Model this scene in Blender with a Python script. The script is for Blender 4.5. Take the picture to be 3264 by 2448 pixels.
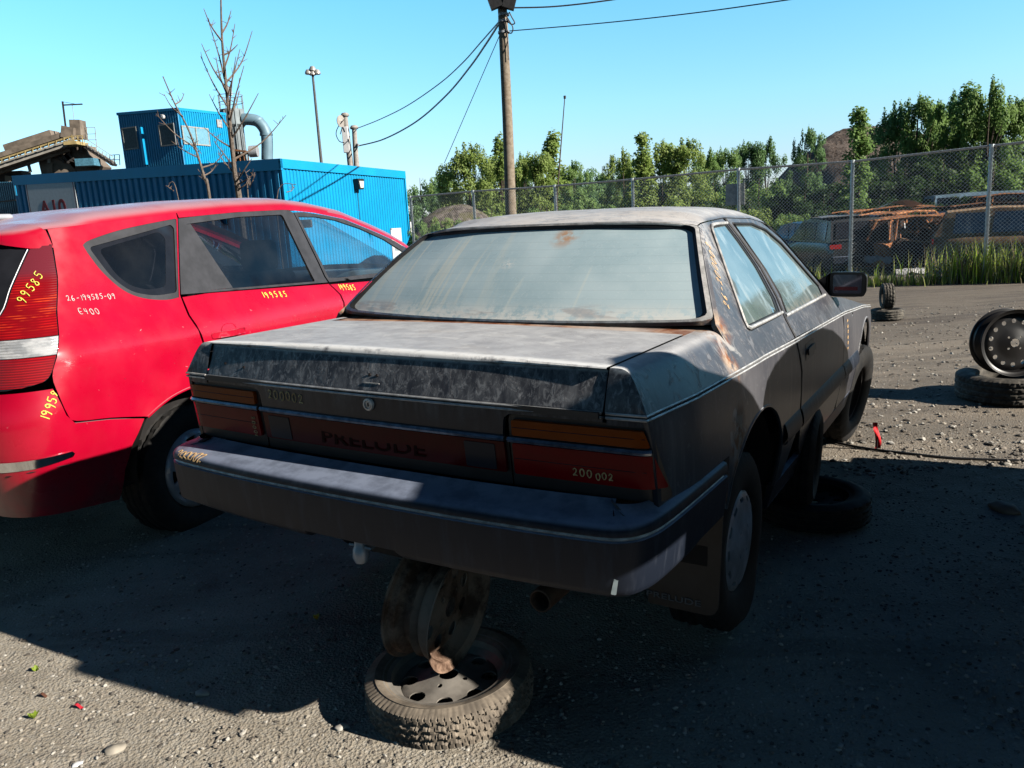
import bpy, bmesh, math, random
import numpy as np
from mathutils import Vector, Matrix
from mathutils.bvhtree import BVHTree
from mathutils.geometry import delaunay_2d_cdt
R = math.radians
for o in list(bpy.data.objects): bpy.data.objects.remove(o)
scene = bpy.context.scene
col = scene.collection

# ------------------------------------------------------------------ camera
FPX, PW, PH, EYE = 2541.8257, 3264, 2448, 1.4
CX = Vector((0.9982741, -0.0116090, -0.0575679))
CY = Vector((0.0587268, 0.1973372, 0.9785751))
CZ = Vector((0.0, -0.9802669, 0.1976784))
cd = bpy.data.cameras.new('camera'); cam = bpy.data.objects.new('camera', cd); col.objects.link(cam)
cam.matrix_world = Matrix(((CX.x, CY.x, CZ.x, 0), (CX.y, CY.y, CZ.y, 0), (CX.z, CY.z, CZ.z, EYE), (0, 0, 0, 1)))
cd.sensor_width = 36; cd.lens = 36 * FPX / PW; cd.clip_start = 0.05; cd.clip_end = 3000
scene.camera = cam

def ray(u, v):                       # photograph pixel -> world direction
    d = CX * ((u - PW / 2) / FPX) - CY * ((v - PH / 2) / FPX) - CZ
    return d
def at(u, v, Y):                     # point seen at a pixel, Y metres ahead
    d = ray(u, v); return Vector((0, 0, EYE)) + d * (Y / d.y)
def atz(u, v, z=0.0):
    d = ray(u, v); return Vector((0, 0, EYE)) + d * ((z - EYE) / d.z)
def atd(x, y, Y): return at(x * 1.4756, y * 1.4756, Y)   # same, from the 2212 px wide preview

# ------------------------------------------------------------------ world and sun
SUN_AZ, SUN_EL = R(-25.4), R(27)
w = bpy.data.worlds.new('World'); scene.world = w; w.use_nodes = True
wn = w.node_tree.nodes; wl = w.node_tree.links
for n in list(wn): wn.remove(n)
sky = wn.new('ShaderNodeTexSky'); sky.sky_type = 'NISHITA'; sky.sun_disc = False
sky.sun_elevation = SUN_EL; sky.sun_rotation = R(90) - SUN_AZ
sky.air_density = 1.0; sky.dust_density = 0.5; sky.ozone_density = 1.0
tint = wn.new('ShaderNodeMix'); tint.data_type = 'RGBA'; tint.blend_type = 'MULTIPLY'; tint.inputs[0].default_value = 1.0
wt = wn.new('ShaderNodeTexCoord'); wz = wn.new('ShaderNodeSeparateXYZ'); wl.new(wt.outputs['Generated'], wz.inputs[0])
wr = wn.new('ShaderNodeValToRGB'); wl.new(wz.outputs[2], wr.inputs[0])      # clear air: pale cyan low down, deep blue overhead
els = wr.color_ramp.elements; els[0].position = 0.0; els[0].color = (.37, .41, .60, 1); els[1].position = 1.0; els[1].color = (.035, .07, .14, 1)
for p_, c_ in ((.05, (.36, .43, .58, 1)), (.13, (.36, .545, .62, 1)), (.25, (.31, .62, .68, 1)), (.31, (.25, .52, .60, 1)), (.44, (.07, .15, .22, 1)), (.62, (.035, .08, .14, 1))):
    e_ = els.new(p_); e_.color = c_
wg_ = wn.new('ShaderNodeVectorMath'); wg_.operation = 'SCALE'; wg_.inputs['Scale'].default_value = 2.6
wy = wn.new('ShaderNodeMapRange'); wl.new(wz.outputs[1], wy.inputs[0])      # the sky is less bright at the back of the yard
for i_, v_ in zip((1, 2, 3, 4), (-.15, .74, .48, 2.35)): wy.inputs[i_].default_value = v_
wl.new(wy.outputs[0], wg_.inputs['Scale']); wl.new(wr.outputs[0], wg_.inputs[0]); wl.new(wg_.outputs[0], tint.inputs[7])
bg = wn.new('ShaderNodeBackground'); bg.inputs[1].default_value = 0.11
wo = wn.new('ShaderNodeOutputWorld')
wl.new(sky.outputs[0], tint.inputs[6]); wl.new(tint.outputs[2], bg.inputs[0]); wl.new(bg.outputs[0], wo.inputs[0])
ld = bpy.data.lights.new('sun', 'SUN'); ld.energy = 5.0; ld.angle = R(0.53); ld.color = (1.0, 0.93, 0.82)
sun = bpy.data.objects.new('sun', ld); col.objects.link(sun)
sd = Vector((math.cos(SUN_AZ) * math.cos(SUN_EL), math.sin(SUN_AZ) * math.cos(SUN_EL), math.sin(SUN_EL)))
sun.rotation_euler = sd.to_track_quat('Z', 'Y').to_euler()
scene.view_settings.view_transform = 'Standard'; scene.view_settings.look = 'None'
scene.view_settings.exposure = 0.5; scene.view_settings.gamma = 1.0
scene.cycles.diffuse_bounces = 0; scene.cycles.glossy_bounces = 3; scene.cycles.max_bounces = 8; scene.cycles.transparent_max_bounces = 12

# ------------------------------------------------------------------ material helpers
class Sh:
    def __init__(s, name, rough=0.5, metal=0.0, spec=0.5, coat=0.0):
        s.m = bpy.data.materials.new(name); s.m.use_nodes = True
        s.nt = s.m.node_tree; s.N = s.nt.nodes; s.L = s.nt.links
        s.b = s.N['Principled BSDF']; s.o = s.N['Material Output']
        s.b.inputs['Roughness'].default_value = rough; s.b.inputs['Metallic'].default_value = metal
        s.b.inputs['Specular IOR Level'].default_value = spec
        if coat:
            s.b.inputs['Coat Weight'].default_value = coat; s.b.inputs['Coat Roughness'].default_value = 0.06
        s._tc = None
    def tc(s, kind='Object'):
        if s._tc is None: s._tc = s.N.new('ShaderNodeTexCoord')
        return s._tc.outputs[kind]
    def put(s, sock, v):
        if hasattr(v, 'links'): s.L.new(v, sock)
        elif isinstance(v, (tuple, list)):
            sock.default_value = tuple(v) + ((1,) if len(v) == 3 and len(sock.default_value) == 4 else ())
        else: sock.default_value = v
    def vec(s, scale=(1, 1, 1), kind='Object'):
        m = s.N.new('ShaderNodeMapping'); s.L.new(s.tc(kind), m.inputs[0]); m.inputs['Scale'].default_value = scale
        return m.outputs[0]
    def noise(s, scale, detail=4, stretch=None, rough=0.55, kind='Object', dist=0.0):
        n = s.N.new('ShaderNodeTexNoise'); n.inputs['Scale'].default_value = scale
        n.inputs['Detail'].default_value = detail; n.inputs['Roughness'].default_value = rough
        n.inputs['Distortion'].default_value = dist
        s.L.new(s.vec(stretch, kind) if stretch else s.tc(kind), n.inputs['Vector'])
        return n.outputs[0]
    def voro(s, scale, feature='F1', stretch=None, out=0):
        n = s.N.new('ShaderNodeTexVoronoi'); n.feature = feature; n.inputs['Scale'].default_value = scale
        s.L.new(s.vec(stretch) if stretch else s.tc(), n.inputs['Vector']); return n.outputs[out]
    def ramp(s, x, a, b, lo=0.0, hi=1.0, smooth=True):
        n = s.N.new('ShaderNodeMapRange'); n.interpolation_type = 'SMOOTHSTEP' if smooth else 'LINEAR'
        s.L.new(x, n.inputs[0])
        for i, v in zip((1, 2, 3, 4), (a, b, lo, hi)): n.inputs[i].default_value = v
        return n.outputs[0]
    def math(s, op, a, b=0.0):
        n = s.N.new('ShaderNodeMath'); n.operation = op; n.use_clamp = False
        s.put(n.inputs[0], a); s.put(n.inputs[1], b); return n.outputs[0]
    def mul(s, a, b): return s.math('MULTIPLY', a, b)
    def mx(s, a, b): return s.math('MAXIMUM', a, b)
    def axis(s, i, kind='Object'):
        n = s.N.new('ShaderNodeSeparateXYZ'); s.L.new(s.tc(kind), n.inputs[0]); return n.outputs[i]
    def nrm(s, i=2):
        g = s.N.new('ShaderNodeNewGeometry'); n = s.N.new('ShaderNodeSeparateXYZ'); s.L.new(g.outputs['Normal'], n.inputs[0]); return n.outputs[i]
    def mix(s, f, a, b, mode='MIX'):
        n = s.N.new('ShaderNodeMix'); n.data_type = 'RGBA'; n.blend_type = mode
        s.put(n.inputs[0], f); s.put(n.inputs[6], a); s.put(n.inputs[7], b); return n.outputs[2]
    def col(s, c): s.put(s.b.inputs['Base Color'], c); return s
    def rough(s, r): s.put(s.b.inputs['Roughness'], r); return s
    def bump(s, h, strength=0.3, dist=0.01):
        n = s.N.new('ShaderNodeBump'); n.inputs['Strength'].default_value = strength; n.inputs['Distance'].default_value = dist
        s.L.new(h, n.inputs['Height']); s.L.new(n.outputs[0], s.b.inputs['Normal']); return s
def flat(name, c, rough=0.6, metal=0.0, spec=0.5, var=0.25, scale=9, coat=0.0, bump=0.0):
    s = Sh(name, rough, metal, spec, coat)
    n = s.noise(scale, 5)
    d = tuple(x * (1 - var) for x in c); e = tuple(min(1, x * (1 + var)) for x in c)
    s.col(s.mix(s.ramp(n, .3, .7), d, e))
    if bump: s.bump(s.noise(scale * 6, 4), bump, 0.004)
    return s.m

# ------------------------------------------------------------------ object helpers
def link(o, parent=None):
    col.objects.link(o)
    if parent is not None: o.parent = parent
    return o
def empty(name, label=None, cat=None, loc=(0, 0, 0), rz=0.0, group=None, mat=None):
    o = bpy.data.objects.new(name, None); o.empty_display_size = 0.2; link(o)
    if mat is not None: o.matrix_world = mat
    else: o.location = loc; o.rotation_euler = (0, 0, rz)
    tag(o, label, cat, group); return o
def tag(o, label=None, cat=None, group=None, kind=None):
    if label: o['label'] = label
    if cat: o['category'] = cat
    if group: o['group'] = group
    if kind: o['kind'] = kind
    return o
def kids(o): return [c for c in bpy.data.objects if c.parent is o]
def copy_tree(o, parent=None, K=None):
    if K is None:
        K = {}
        for c in bpy.data.objects:
            if c.parent: K.setdefault(c.parent.name, []).append(c)
    c = o.copy(); col.objects.link(c)
    if parent is not None: c.parent = parent
    for ch in K.get(o.name, []): copy_tree(ch, c, K)
    return c
def V(*a): return Vector(a)

class MB:
    def __init__(s): s.v = []; s.f = []; s.mi = []; s.cur = 0
    def add(s, vs, fs):
        b = len(s.v); s.v += [tuple(v) for v in vs]; s.f += [tuple(b + i for i in f) for f in fs]; s.mi += [s.cur] * len(fs); return s
    def box(s, c, size, M=None):
        hx, hy, hz = (d / 2 for d in size); c = Vector(c)
        vs = [Vector((x, y, z)) for x in (-hx, hx) for y in (-hy, hy) for z in (-hz, hz)]
        vs = [c + (M @ v if M is not None else v) for v in vs]
        return s.add(vs, [(0, 1, 3, 2), (4, 6, 7, 5), (0, 4, 5, 1), (2, 3, 7, 6), (0, 2, 6, 4), (1, 5, 7, 3)])
    def tube(s, pts, r, n=8, cap=True, flatten=None):
        pts = [Vector(p) for p in pts]; rs = r if isinstance(r, (list, tuple)) else [r] * len(pts)
        d0 = (pts[1] - pts[0]).normalized(); up = Vector((0, 0, 1)) if abs(d0.z) < .9 else Vector((1, 0, 0))
        a = d0.cross(up).normalized(); vs = []
        for i, p in enumerate(pts):
            d = (pts[min(i + 1, len(pts) - 1)] - pts[max(i - 1, 0)]).normalized()
            a = (a - d * a.dot(d)).normalized(); b = d.cross(a)
            for k in range(n):
                t = 2 * math.pi * k / n; vs.append(p + (a * math.cos(t) + b * math.sin(t)) * rs[i])
        fs = [(i * n + k, i * n + (k + 1) % n, (i + 1) * n + (k + 1) % n, (i + 1) * n + k) for i in range(len(pts) - 1) for k in range(n)]
        if cap: fs += [tuple(range(n))[::-1], tuple(range((len(pts) - 1) * n, len(pts) * n))]
        return s.add(vs, fs)
    def bar(s, a, b, r, n=6): return s.tube([a, b], r, n)
    def beam(s, a, b, w, h):
        a = Vector(a); b = Vector(b); d = (b - a); L = d.length; q = d.to_track_quat('Y', 'Z').to_matrix()
        return s.box((a + b) / 2, (w, L, h), q)
    def grid(s, fn, nu, nv, cu=False, cv=False):
        vs = [fn(i / (nu if cu else nu - 1), j / (nv if cv else nv - 1)) for i in range(nu) for j in range(nv)]
        fs = []
        for i in range(nu if cu else nu - 1):
            for j in range(nv if cv else nv - 1):
                a, b = i, (i + 1) % nu; c, d = j, (j + 1) % nv
                fs.append((a * nv + c, b * nv + c, b * nv + d, a * nv + d))
        return s.add(vs, fs)
    def lathe(s, prof, n=48, axis='X', closed=False, fn=None):
        # prof: list of (r, a) with a along the axis
        vs = []; m = len(prof)
        for i in range(n):
            t = 2 * math.pi * i / n; c, q = math.cos(t), math.sin(t)
            for (r, a) in prof:
                if fn: r = fn(t, r, a)
                vs.append({'X': (a, r * c, r * q), 'Z': (r * c, r * q, a), 'Y': (r * q, a, r * c)}[axis])
        fs = []
        for i in range(n):
            k = (i + 1) % n
            for j in range(m if closed else m - 1):
                l = (j + 1) % m; fs.append((i * m + j, k * m + j, k * m + l, i * m + l))
        return s.add(vs, fs)
    def prism(s, poly, fn, d):
        # poly 2D list; fn(u,v)->Vector ; d extrusion vector
        d = Vector(d); n = len(poly); a = [Vector(fn(*p)) for p in poly]; vs = a + [p + d for p in a]
        return s.add(vs, [tuple(range(n)), tuple(range(2 * n - 1, n - 1, -1))] + [(i, n + i, n + (i + 1) % n, (i + 1) % n) for i in range(n)])
    def panel(s, outline, F, res=0.04, holes=(), t=0.012, flip=False, back=False):
        loops = [resample(outline, res, True)] + [resample(h, res, True) for h in holes]
        pts = []; edges = []; rings = []
        for lp in loops:
            b = len(pts); pts += [Vector(p) for p in lp]; k = len(lp)
            edges += [(b + i, b + (i + 1) % k) for i in range(k)]; rings.append(list(range(b, b + k)))
        arr = np.array([(p[0], p[1]) for p in pts]); x0, y0 = arr.min(0); x1, y1 = arr.max(0)
        gx = np.arange(x0 + res * .5, x1, res); gy = np.arange(y0 + res * .5, y1, res)
        for X in gx:
            for Y in gy:
                if inside(loops, X, Y) and np.min((arr[:, 0] - X) ** 2 + (arr[:, 1] - Y) ** 2) > (res * .45) ** 2: pts.append(Vector((X, Y)))
        vo, _, fo, *_r = delaunay_2d_cdt([Vector((p[0], p[1])) for p in pts], edges, [], 0, 1e-7)
        keep = []
        for f in fo:
            c = sum((vo[i] for i in f), Vector((0, 0))) / len(f)
            if inside(loops, c.x, c.y): keep.append(tuple(f))
        e = 1e-3; P3 = []; Nn = []
        for p in vo:
            q = Vector(F(p.x, p.y)); P3.append(q)
            du = Vector(F(p.x + e, p.y)) - Vector(F(p.x - e, p.y)); dv = Vector(F(p.x, p.y + e)) - Vector(F(p.x, p.y - e))
            n = du.cross(dv); n.normalize(); Nn.append(-n if flip else n)
        s.add(P3, [f[::-1] if flip else f for f in keep])
        # rim from boundary edges of kept faces
        cnt = {}
        for f in keep:
            for i in range(len(f)):
                a, b = f[i], f[(i + 1) % len(f)]; cnt[(a, b)] = 1
        rim = [(a, b) for (a, b) in cnt if (b, a) not in cnt]
        if t:
            idx = {}; vs = []
            for a, b in rim:
                for q in (a, b):
                    if q not in idx: idx[q] = len(vs); vs += [P3[q], P3[q] - Nn[q] * t]
            s.add(vs, [((idx[a], idx[a] + 1, idx[b] + 1, idx[b]) if not flip else (idx[b], idx[b] + 1, idx[a] + 1, idx[a])) for a, b in rim])
            if back: s.add([p - n * t for p, n in zip(P3, Nn)], [f if flip else f[::-1] for f in keep])
        return s
    def build(s, name, mat=None, parent=None, smooth=True, angle=35, bevel=0.0, weld=False, seg=2, M=None):
        me = bpy.data.meshes.new(name); me.from_pydata(s.v, [], s.f)
        for m in (mat if isinstance(mat, (list, tuple)) else [mat]):
            if m: me.materials.append(m)
        if any(s.mi): me.polygons.foreach_set('material_index', s.mi)
        me.validate(); me.update()
        if M is not None: me.transform(M)
        if weld:
            bm = bmesh.new(); bm.from_mesh(me); bmesh.ops.remove_doubles(bm, verts=bm.verts, dist=0.0006)
            bmesh.ops.recalc_face_normals(bm, faces=bm.faces); bm.to_mesh(me); bm.free()
        if smooth:
            me.polygons.foreach_set('use_smooth', [True] * len(me.polygons)); me.set_sharp_from_angle(angle=R(angle))
        o = bpy.data.objects.new(name, me); link(o, parent)
        if bevel:
            b = o.modifiers.new('bevel', 'BEVEL'); b.width = bevel; b.segments = seg; b.limit_method = 'ANGLE'; b.angle_limit = R(30); b.harden_normals = False
        return o
def resample(pts, res, closed):
    out = []; n = len(pts)
    for i in range(n if closed else n - 1):
        a = Vector(pts[i][:2]); b = Vector(pts[(i + 1) % n][:2]); k = max(1, int(math.ceil((b - a).length / res)))
        for j in range(k): out.append(tuple(a.lerp(b, j / k)))
    if not closed: out.append(tuple(pts[-1][:2]))
    return out
def inside(loops, X, Y):
    c = False
    for lp in loops:
        n = len(lp); j = n - 1
        for i in range(n):
            xi, yi = lp[i]; xj, yj = lp[j]
            if (yi > Y) != (yj > Y) and X < (xj - xi) * (Y - yi) / (yj - yi) + xi: c = not c
            j = i
    return c
def rounded(pts, r, n=4):
    # round the corners of a closed 2D polygon; r number or per-corner list
    out = []; k = len(pts); rr = r if isinstance(r, (list, tuple)) else [r] * k
    for i in range(k):
        p = Vector(pts[i]); a = Vector(pts[i - 1]); b = Vector(pts[(i + 1) % k]); q = rr[i]
        if q <= 0: out.append(tuple(p)); continue
        da = (a - p); db = (b - p); q1 = min(q, da.length * .45, db.length * .45)
        A = p + da.normalized() * q1; B = p + db.normalized() * q1
        for j in range(n + 1):
            t = j / n; out.append(tuple(A * (1 - t) ** 2 + p * 2 * t * (1 - t) + B * t * t))
    return out
def spline(pts, n=6, closed=False):
    P = [Vector(p) for p in pts]; out = []; k = len(P)
    for i in range(k if closed else k - 1):
        if closed: a, b, c, d = P[i - 1], P[i], P[(i + 1) % k], P[(i + 2) % k]
        else: a, b, c, d = P[max(i - 1, 0)], P[i], P[i + 1], P[min(i + 2, k - 1)]
        for j in range(n):
            t = j / n; out.append(.5 * ((2 * b) + (c - a) * t + (2 * a - 5 * b + 4 * c - d) * t * t + (3 * b - a - 3 * c + d) * t ** 3))
    if not closed: out.append(P[-1].copy())
    return out
def interp(x, xs, ys): return float(np.interp(x, xs, ys))
def bvh_of(objs):
    vs = []; fs = []
    for o in objs:
        b = len(vs); vs += [v.co.copy() for v in o.data.vertices]; fs += [tuple(b + i for i in p.vertices) for p in o.data.polygons]
    return BVHTree.FromPolygons(vs, fs)
# handwriting: polylines in a unit box, 0..1 high
GL = {
 '0': [[(.5, 1), (.15, .8), (.08, .4), (.3, 0), (.65, .05), (.85, .5), (.7, .9), (.5, 1)]],
 '1': [[(.45, 1), (.4, 0)]], '2': [[(.1, .75), (.35, 1), (.7, .85), (.55, .45), (.1, .05), (.45, .12), (.9, .05)]],
 '4': [[(.2, 1), (.15, .55), (.75, .5)], [(.7, 1), (.6, 0)]],
 '5': [[(.85, 1), (.3, .95), (.25, .6), (.65, .55), (.7, .2), (.4, 0), (.1, .1)]],
 '6': [[(.6, 1), (.2, .55), (.2, .1), (.55, 0), (.75, .25), (.5, .42), (.2, .3)]],
 '8': [[(.75, .9), (.4, 1), (.25, .75), (.7, .35), (.5, 0), (.15, .2), (.45, .55), (.75, .9)]],
 '9': [[(.75, .8), (.4, 1), (.15, .75), (.45, .5), (.75, .75), (.6, .1), (.5, -.1)]],
 'E': [[(.85, 1), (.2, .95), (.15, .05), (.8, 0)], [(.2, .5), (.7, .55)]], '-': [[(.15, .45), (.8, .5)]], ' ': [], 'z': [[(.1, .95), (.75, .9), (.1, .05), (.9, .1)]],
 '~': [[(.05, .4), (.35, .75), (.6, .3), (.95, .6)]]}
def write(name, text, bvh, o, rt, up, nrm, h, mat, parent, wd=0.006, adv=0.8, lift=0.0025, seed=0, drift=0.0):
    rnd = random.Random(seed); o = Vector(o); rt = Vector(rt).normalized(); up = Vector(up).normalized(); nrm = Vector(nrm).normalized()
    mb = MB(); x = 0.0
    for ch in text:
        for pl in GL[ch]:
            jx, jy = rnd.uniform(-.06, .06), rnd.uniform(-.12, .12)
            pts = [Vector((p[0] + jx, p[1] + jy + drift * x / h)) for p in pl]
            if len(pts) > 2: pts = spline(pts, 4)
            P = []
            for p in pts:
                q = o + rt * (x + p.x * h * .75) + up * (p.y * h)
                hit = bvh.ray_cast(q + nrm * .25, -nrm, 0.6)
                if hit[0] is not None: P.append((hit[0] + hit[1] * (lift if hit[1].dot(nrm) > 0 else -lift), hit[1] if hit[1].dot(nrm) > 0 else -hit[1]))
            if len(P) < 2: continue
            vs = []; fs = []
            for i, (p, n) in enumerate(P):
                d = (P[min(i + 1, len(P) - 1)][0] - P[max(i - 1, 0)][0]); sdv = d.cross(n)
                if sdv.length < 1e-9: sdv = rt.copy()
                sdv.normalize(); ww = wd * .5 * rnd.uniform(.6, 1.15)
                vs += [p + sdv * ww, p + n * .0008, p - sdv * ww]
                if i: b = 3 * i; fs += [(b - 3, b, b + 1, b - 2), (b - 2, b + 1, b + 2, b - 1)]
            mb.add(vs, fs)
        x += h * (adv if ch not in '1' else adv * .6)
    return mb.build(name, mat, parent)
def letters(name, text, size, mat, parent, M, depth=0.001, font_w=1.0, bold=0.012):
    cu = bpy.data.curves.new(name, 'FONT'); cu.body = text; cu.size = size; cu.extrude = depth; cu.align_x = 'CENTER'; cu.align_y = 'CENTER'; cu.offset = size * bold
    cu.space_character = 1.05
    t = bpy.data.objects.new(name, cu); col.objects.link(t); bpy.context.view_layer.update()
    me = bpy.data.meshes.new_from_object(t.evaluated_get(bpy.context.evaluated_depsgraph_get())); bpy.data.objects.remove(t)
    me.transform(M @ Matrix.Diagonal((font_w, 1, 1, 1)))
    me.materials.clear(); me.materials.append(mat)
    o = bpy.data.objects.new(name, me); return link(o, parent)
def copy_prob_clear(m): pass
# ------------------------------------------------------------------ materials shared by the vehicles
def dist_mask(s, p, r0, r1, sc=(1, 1, 1)):
    m = s.N.new('ShaderNodeVectorMath'); m.operation = 'SUBTRACT'; s.L.new(s.tc(), m.inputs[0]); m.inputs[1].default_value = p
    k = s.N.new('ShaderNodeVectorMath'); k.operation = 'MULTIPLY'; s.L.new(m.outputs[0], k.inputs[0]); k.inputs[1].default_value = sc
    l = s.N.new('ShaderNodeVectorMath'); l.operation = 'LENGTH'; s.L.new(k.outputs[0], l.inputs[0])
    return s.ramp(l.outputs['Value'], r0, r1, 1, 0)
def sum_(s, xs):
    a = xs[0]
    for b in xs[1:]: a = s.mx(a, b)
    return a
def coupe_paint(name='coupe_paint'):
    s = Sh(name, .45, 0, .32)
    big = s.noise(2.6, 5); fine = s.noise(46, 4); mid = s.noise(11, 6, rough=.65)
    streak = s.noise(1, 6, stretch=(34, 34, 3.2), rough=.62)
    base = s.mix(s.ramp(big, .3, .7), (.058, .061, .076), (.108, .108, .122))
    base = s.mix(s.mul(s.ramp(streak, .50, .70), .4), base, (.21, .205, .215))
    base = s.mix(s.mul(s.ramp(mid, .58, .70), .35), base, (.035, .036, .045)); base = s.mix(s.mul(s.ramp(fine, .60, .70), .35), base, (.22, .22, .235))
    rear_shade = s.ramp(s.axis(1), .22, .15); base = s.mix(s.mul(rear_shade, .86), base, s.mix(s.mul(s.mul(s.ramp(streak, .36, .68), s.ramp(mid, .30, .62)), s.ramp(s.axis(2), .74, .86)), s.mix(s.ramp(s.axis(2), .822, .834), (.013, .016, .027), (.055, .056, .068)), (.24, .24, .25)))  # tail face darker and bluer, shade put into the paint; dust streaks above
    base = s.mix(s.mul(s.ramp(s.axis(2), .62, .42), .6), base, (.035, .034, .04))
    # oxidised, dusty upper faces
    up = s.ramp(s.nrm(2), .60, .975)
    top = s.mix(s.ramp(mid, .25, .75), (.40, .405, .43), (.60, .605, .62))
    top = s.mix(s.mul(s.ramp(s.noise(5, 6, stretch=(1, 2.5, 1), dist=1.2), .56, .64), .35), top, (.78, .78, .77))
    top = s.mix(s.mul(s.ramp(s.noise(3.2, 3), .55, .8), .35), top, (.50, .43, .35))
    c = s.mix(s.mul(up, s.ramp(mid, .12, .40, .78, 1.0)), base, top)
    # peeling white edges round the roof and the slanted tail panel
    rim = s.mul(s.ramp(s.nrm(2), .12, .5), s.ramp(s.noise(24, 7, stretch=(1, 1, .5), rough=.7, dist=1.0), .53, .62))
    c = s.mix(s.mul(rim, .30), c, (.40, .39, .40))
    roofpeel = s.mul(dist_mask(s, (.15, 1.15, 1.27), .25, .62, (.8, 2.2, 1)), s.ramp(s.noise(8, 8, stretch=(1, 2, 1), rough=.75, dist=1.8), .43, .52))
    c = s.mix(s.mul(roofpeel, .8), c, (.74, .70, .67))
    edge = s.mul(s.mul(s.ramp(s.axis(1), .200, .165), s.ramp(s.axis(2), .915, .928)), s.ramp(s.noise(30, 6), .2, .5)); c = s.mix(s.mul(edge, .95), c, (.95, .95, .94))
    fz = s.mul(s.mul(s.ramp(s.axis(1), .20, .165), s.mul(s.ramp(s.axis(2), .828, .836), s.ramp(s.axis(2), .930, .922))), s.ramp(s.noise(1, 6, stretch=(62, 62, 30), rough=.75, dist=.8), .48, .64)); c = s.mix(s.mul(fz, .7), c, (.42, .42, .43))
    # rust
    rn = s.noise(17, 6, rough=.7)
    spots = sum_(s, [dist_mask(s, (.745, .80, .94), .03, .095, (1, .8, 1.1)), dist_mask(s, (-.745, .84, .93), .02, .10), dist_mask(s, (.82, .74, .86), .015, .065, (1, 1, .5)),
                     dist_mask(s, (.85, .75, .61), .02, .11, (1, 1, .6)), dist_mask(s, (.30, .73, .935), .02, .30, (.6, 4, 4)), dist_mask(s, (-.2, .73, .935), .02, .26, (.6, 5, 5))])
    rm = s.mul(spots, s.ramp(rn, .40, .55))
    rc = s.mix(s.ramp(s.noise(30, 4), .4, .6), (.30, .115, .045), (.48, .36, .27))
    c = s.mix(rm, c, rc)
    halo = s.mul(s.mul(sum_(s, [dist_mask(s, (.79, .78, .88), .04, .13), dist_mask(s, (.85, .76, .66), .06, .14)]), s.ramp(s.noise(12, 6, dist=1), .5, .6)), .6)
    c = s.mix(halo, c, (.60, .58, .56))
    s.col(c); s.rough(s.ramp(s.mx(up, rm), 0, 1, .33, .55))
    h = s.math('ADD', s.mul(mid, .6), s.mul(s.math('ADD', rm, rim), .9))
    s.bump(h, .22, .004); return s.m
def plastic_weathered(name, dark, light, amt=.5):
    s = Sh(name, .5, 0, .25); mid = s.noise(16, 6, rough=.65); st = s.noise(1, 5, stretch=(26, 26, 4))
    up = s.ramp(s.nrm(2), .45, .95)
    c = s.mix(s.mul(s.ramp(st, .5, .72), amt), dark, light)
    c = s.mix(s.mul(s.mul(up, s.ramp(mid, .3, .6, .6, 1)), .9), c, tuple(min(1, x * 4.6) for x in light))
    s.col(c); s.bump(mid, .25, .003); return s.m
def rust_mat(name, a=(.10, .035, .016), b=(.34, .15, .07), c=(.20, .16, .13), rough=.9):
    s = Sh(name, rough, 0, .2); n = s.noise(9, 7, rough=.7); k = s.noise(3, 5)
    q = s.mix(s.ramp(n, .38, .6), a, b); q = s.mix(s.mul(s.ramp(k, .5, .65), .6), q, c); s.col(q); s.bump(n, .4, .004); return s.m
def tyre_mat(name, base=(.014, .014, .015), dust=(.16, .14, .115), amt=.13):
    s = Sh(name, .75, 0, .3); n = s.noise(14, 6, rough=.65)
    s.col(s.mix(s.mul(s.ramp(n, .35, .72), amt), base, dust)); s.bump(s.noise(60, 4), .15, .002); return s.m
M_ = {}
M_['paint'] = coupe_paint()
M_['bumper'] = plastic_weathered('bumper_plastic', (.012, .017, .030), (.060, .070, .095), .55)
M_['rubber'] = flat('black_rubber', (.018, .018, .02), .55, var=.4)
M_['trim'] = flat('pale_worn_trim', (.62, .61, .60), .45, .35, var=.3, scale=30, bump=.2)
M_['chrome'] = flat('dull_bright_strip', (.30, .33, .38), .28, .85, var=.35, scale=40)
M_['darkplastic'] = flat('black_plastic', (.03, .031, .035), .4, var=.3, scale=20)
M_['under'] = flat('dirty_underbody', (.014, .012, .012), .85, var=.5)
M_['tyre'] = tyre_mat('tyre_rubber'); M_['tyre_dusty'] = tyre_mat('dusty_tyre_rubber', (.16, .135, .11), (.36, .30, .235), .9)
M_['tyre_grey'] = tyre_mat('grey_dusty_tyre', (.07, .065, .058), (.28, .25, .21), .7)
M_['chalk_o'] = flat('orange_paint_marker', (.90, .52, .24), .7, var=.3, scale=80)
M_['chalk_y'] = flat('yellow_paint_marker', (.85, .78, .12), .6, var=.15, scale=80)
M_['chalk_w'] = flat('pale_marker', (.72, .55, .55), .6, var=.25, scale=80)
M_['steel'] = flat('dusty_steel_rim', (.30, .275, .245), .6, .25, var=.3, scale=12, bump=.15)
M_['steel_rust'] = rust_mat('rusty_rim', (.08, .045, .03), (.38, .25, .18), (.30, .24, .20), .7)
M_['hubgrey'] = flat('grey_hubcap', (.44, .46, .50), .42, .1, var=.3, scale=12)
M_['hubsilver'] = flat('silver_hubcap', (.50, .52, .57), .35, .15, var=.15, scale=12)
M_['white'] = flat('white_paint', (.75, .76, .78), .5, var=.08)
M_['seat'] = flat('seat_cloth', (.035, .036, .042), .9, var=.3, scale=30)
def lens(name, c, dirt=(.016, .010, .010), rough=.20, d=.16):
    s = Sh(name, rough, 0, .12); n = s.noise(18, 6, stretch=(1, 1, 2)); s.col(s.mix(s.mul(s.ramp(n, .35, .7), d), c, dirt)); s.bump(s.noise(1, 2, stretch=(140, 140, 6)), .06, .002); return s.m
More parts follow.
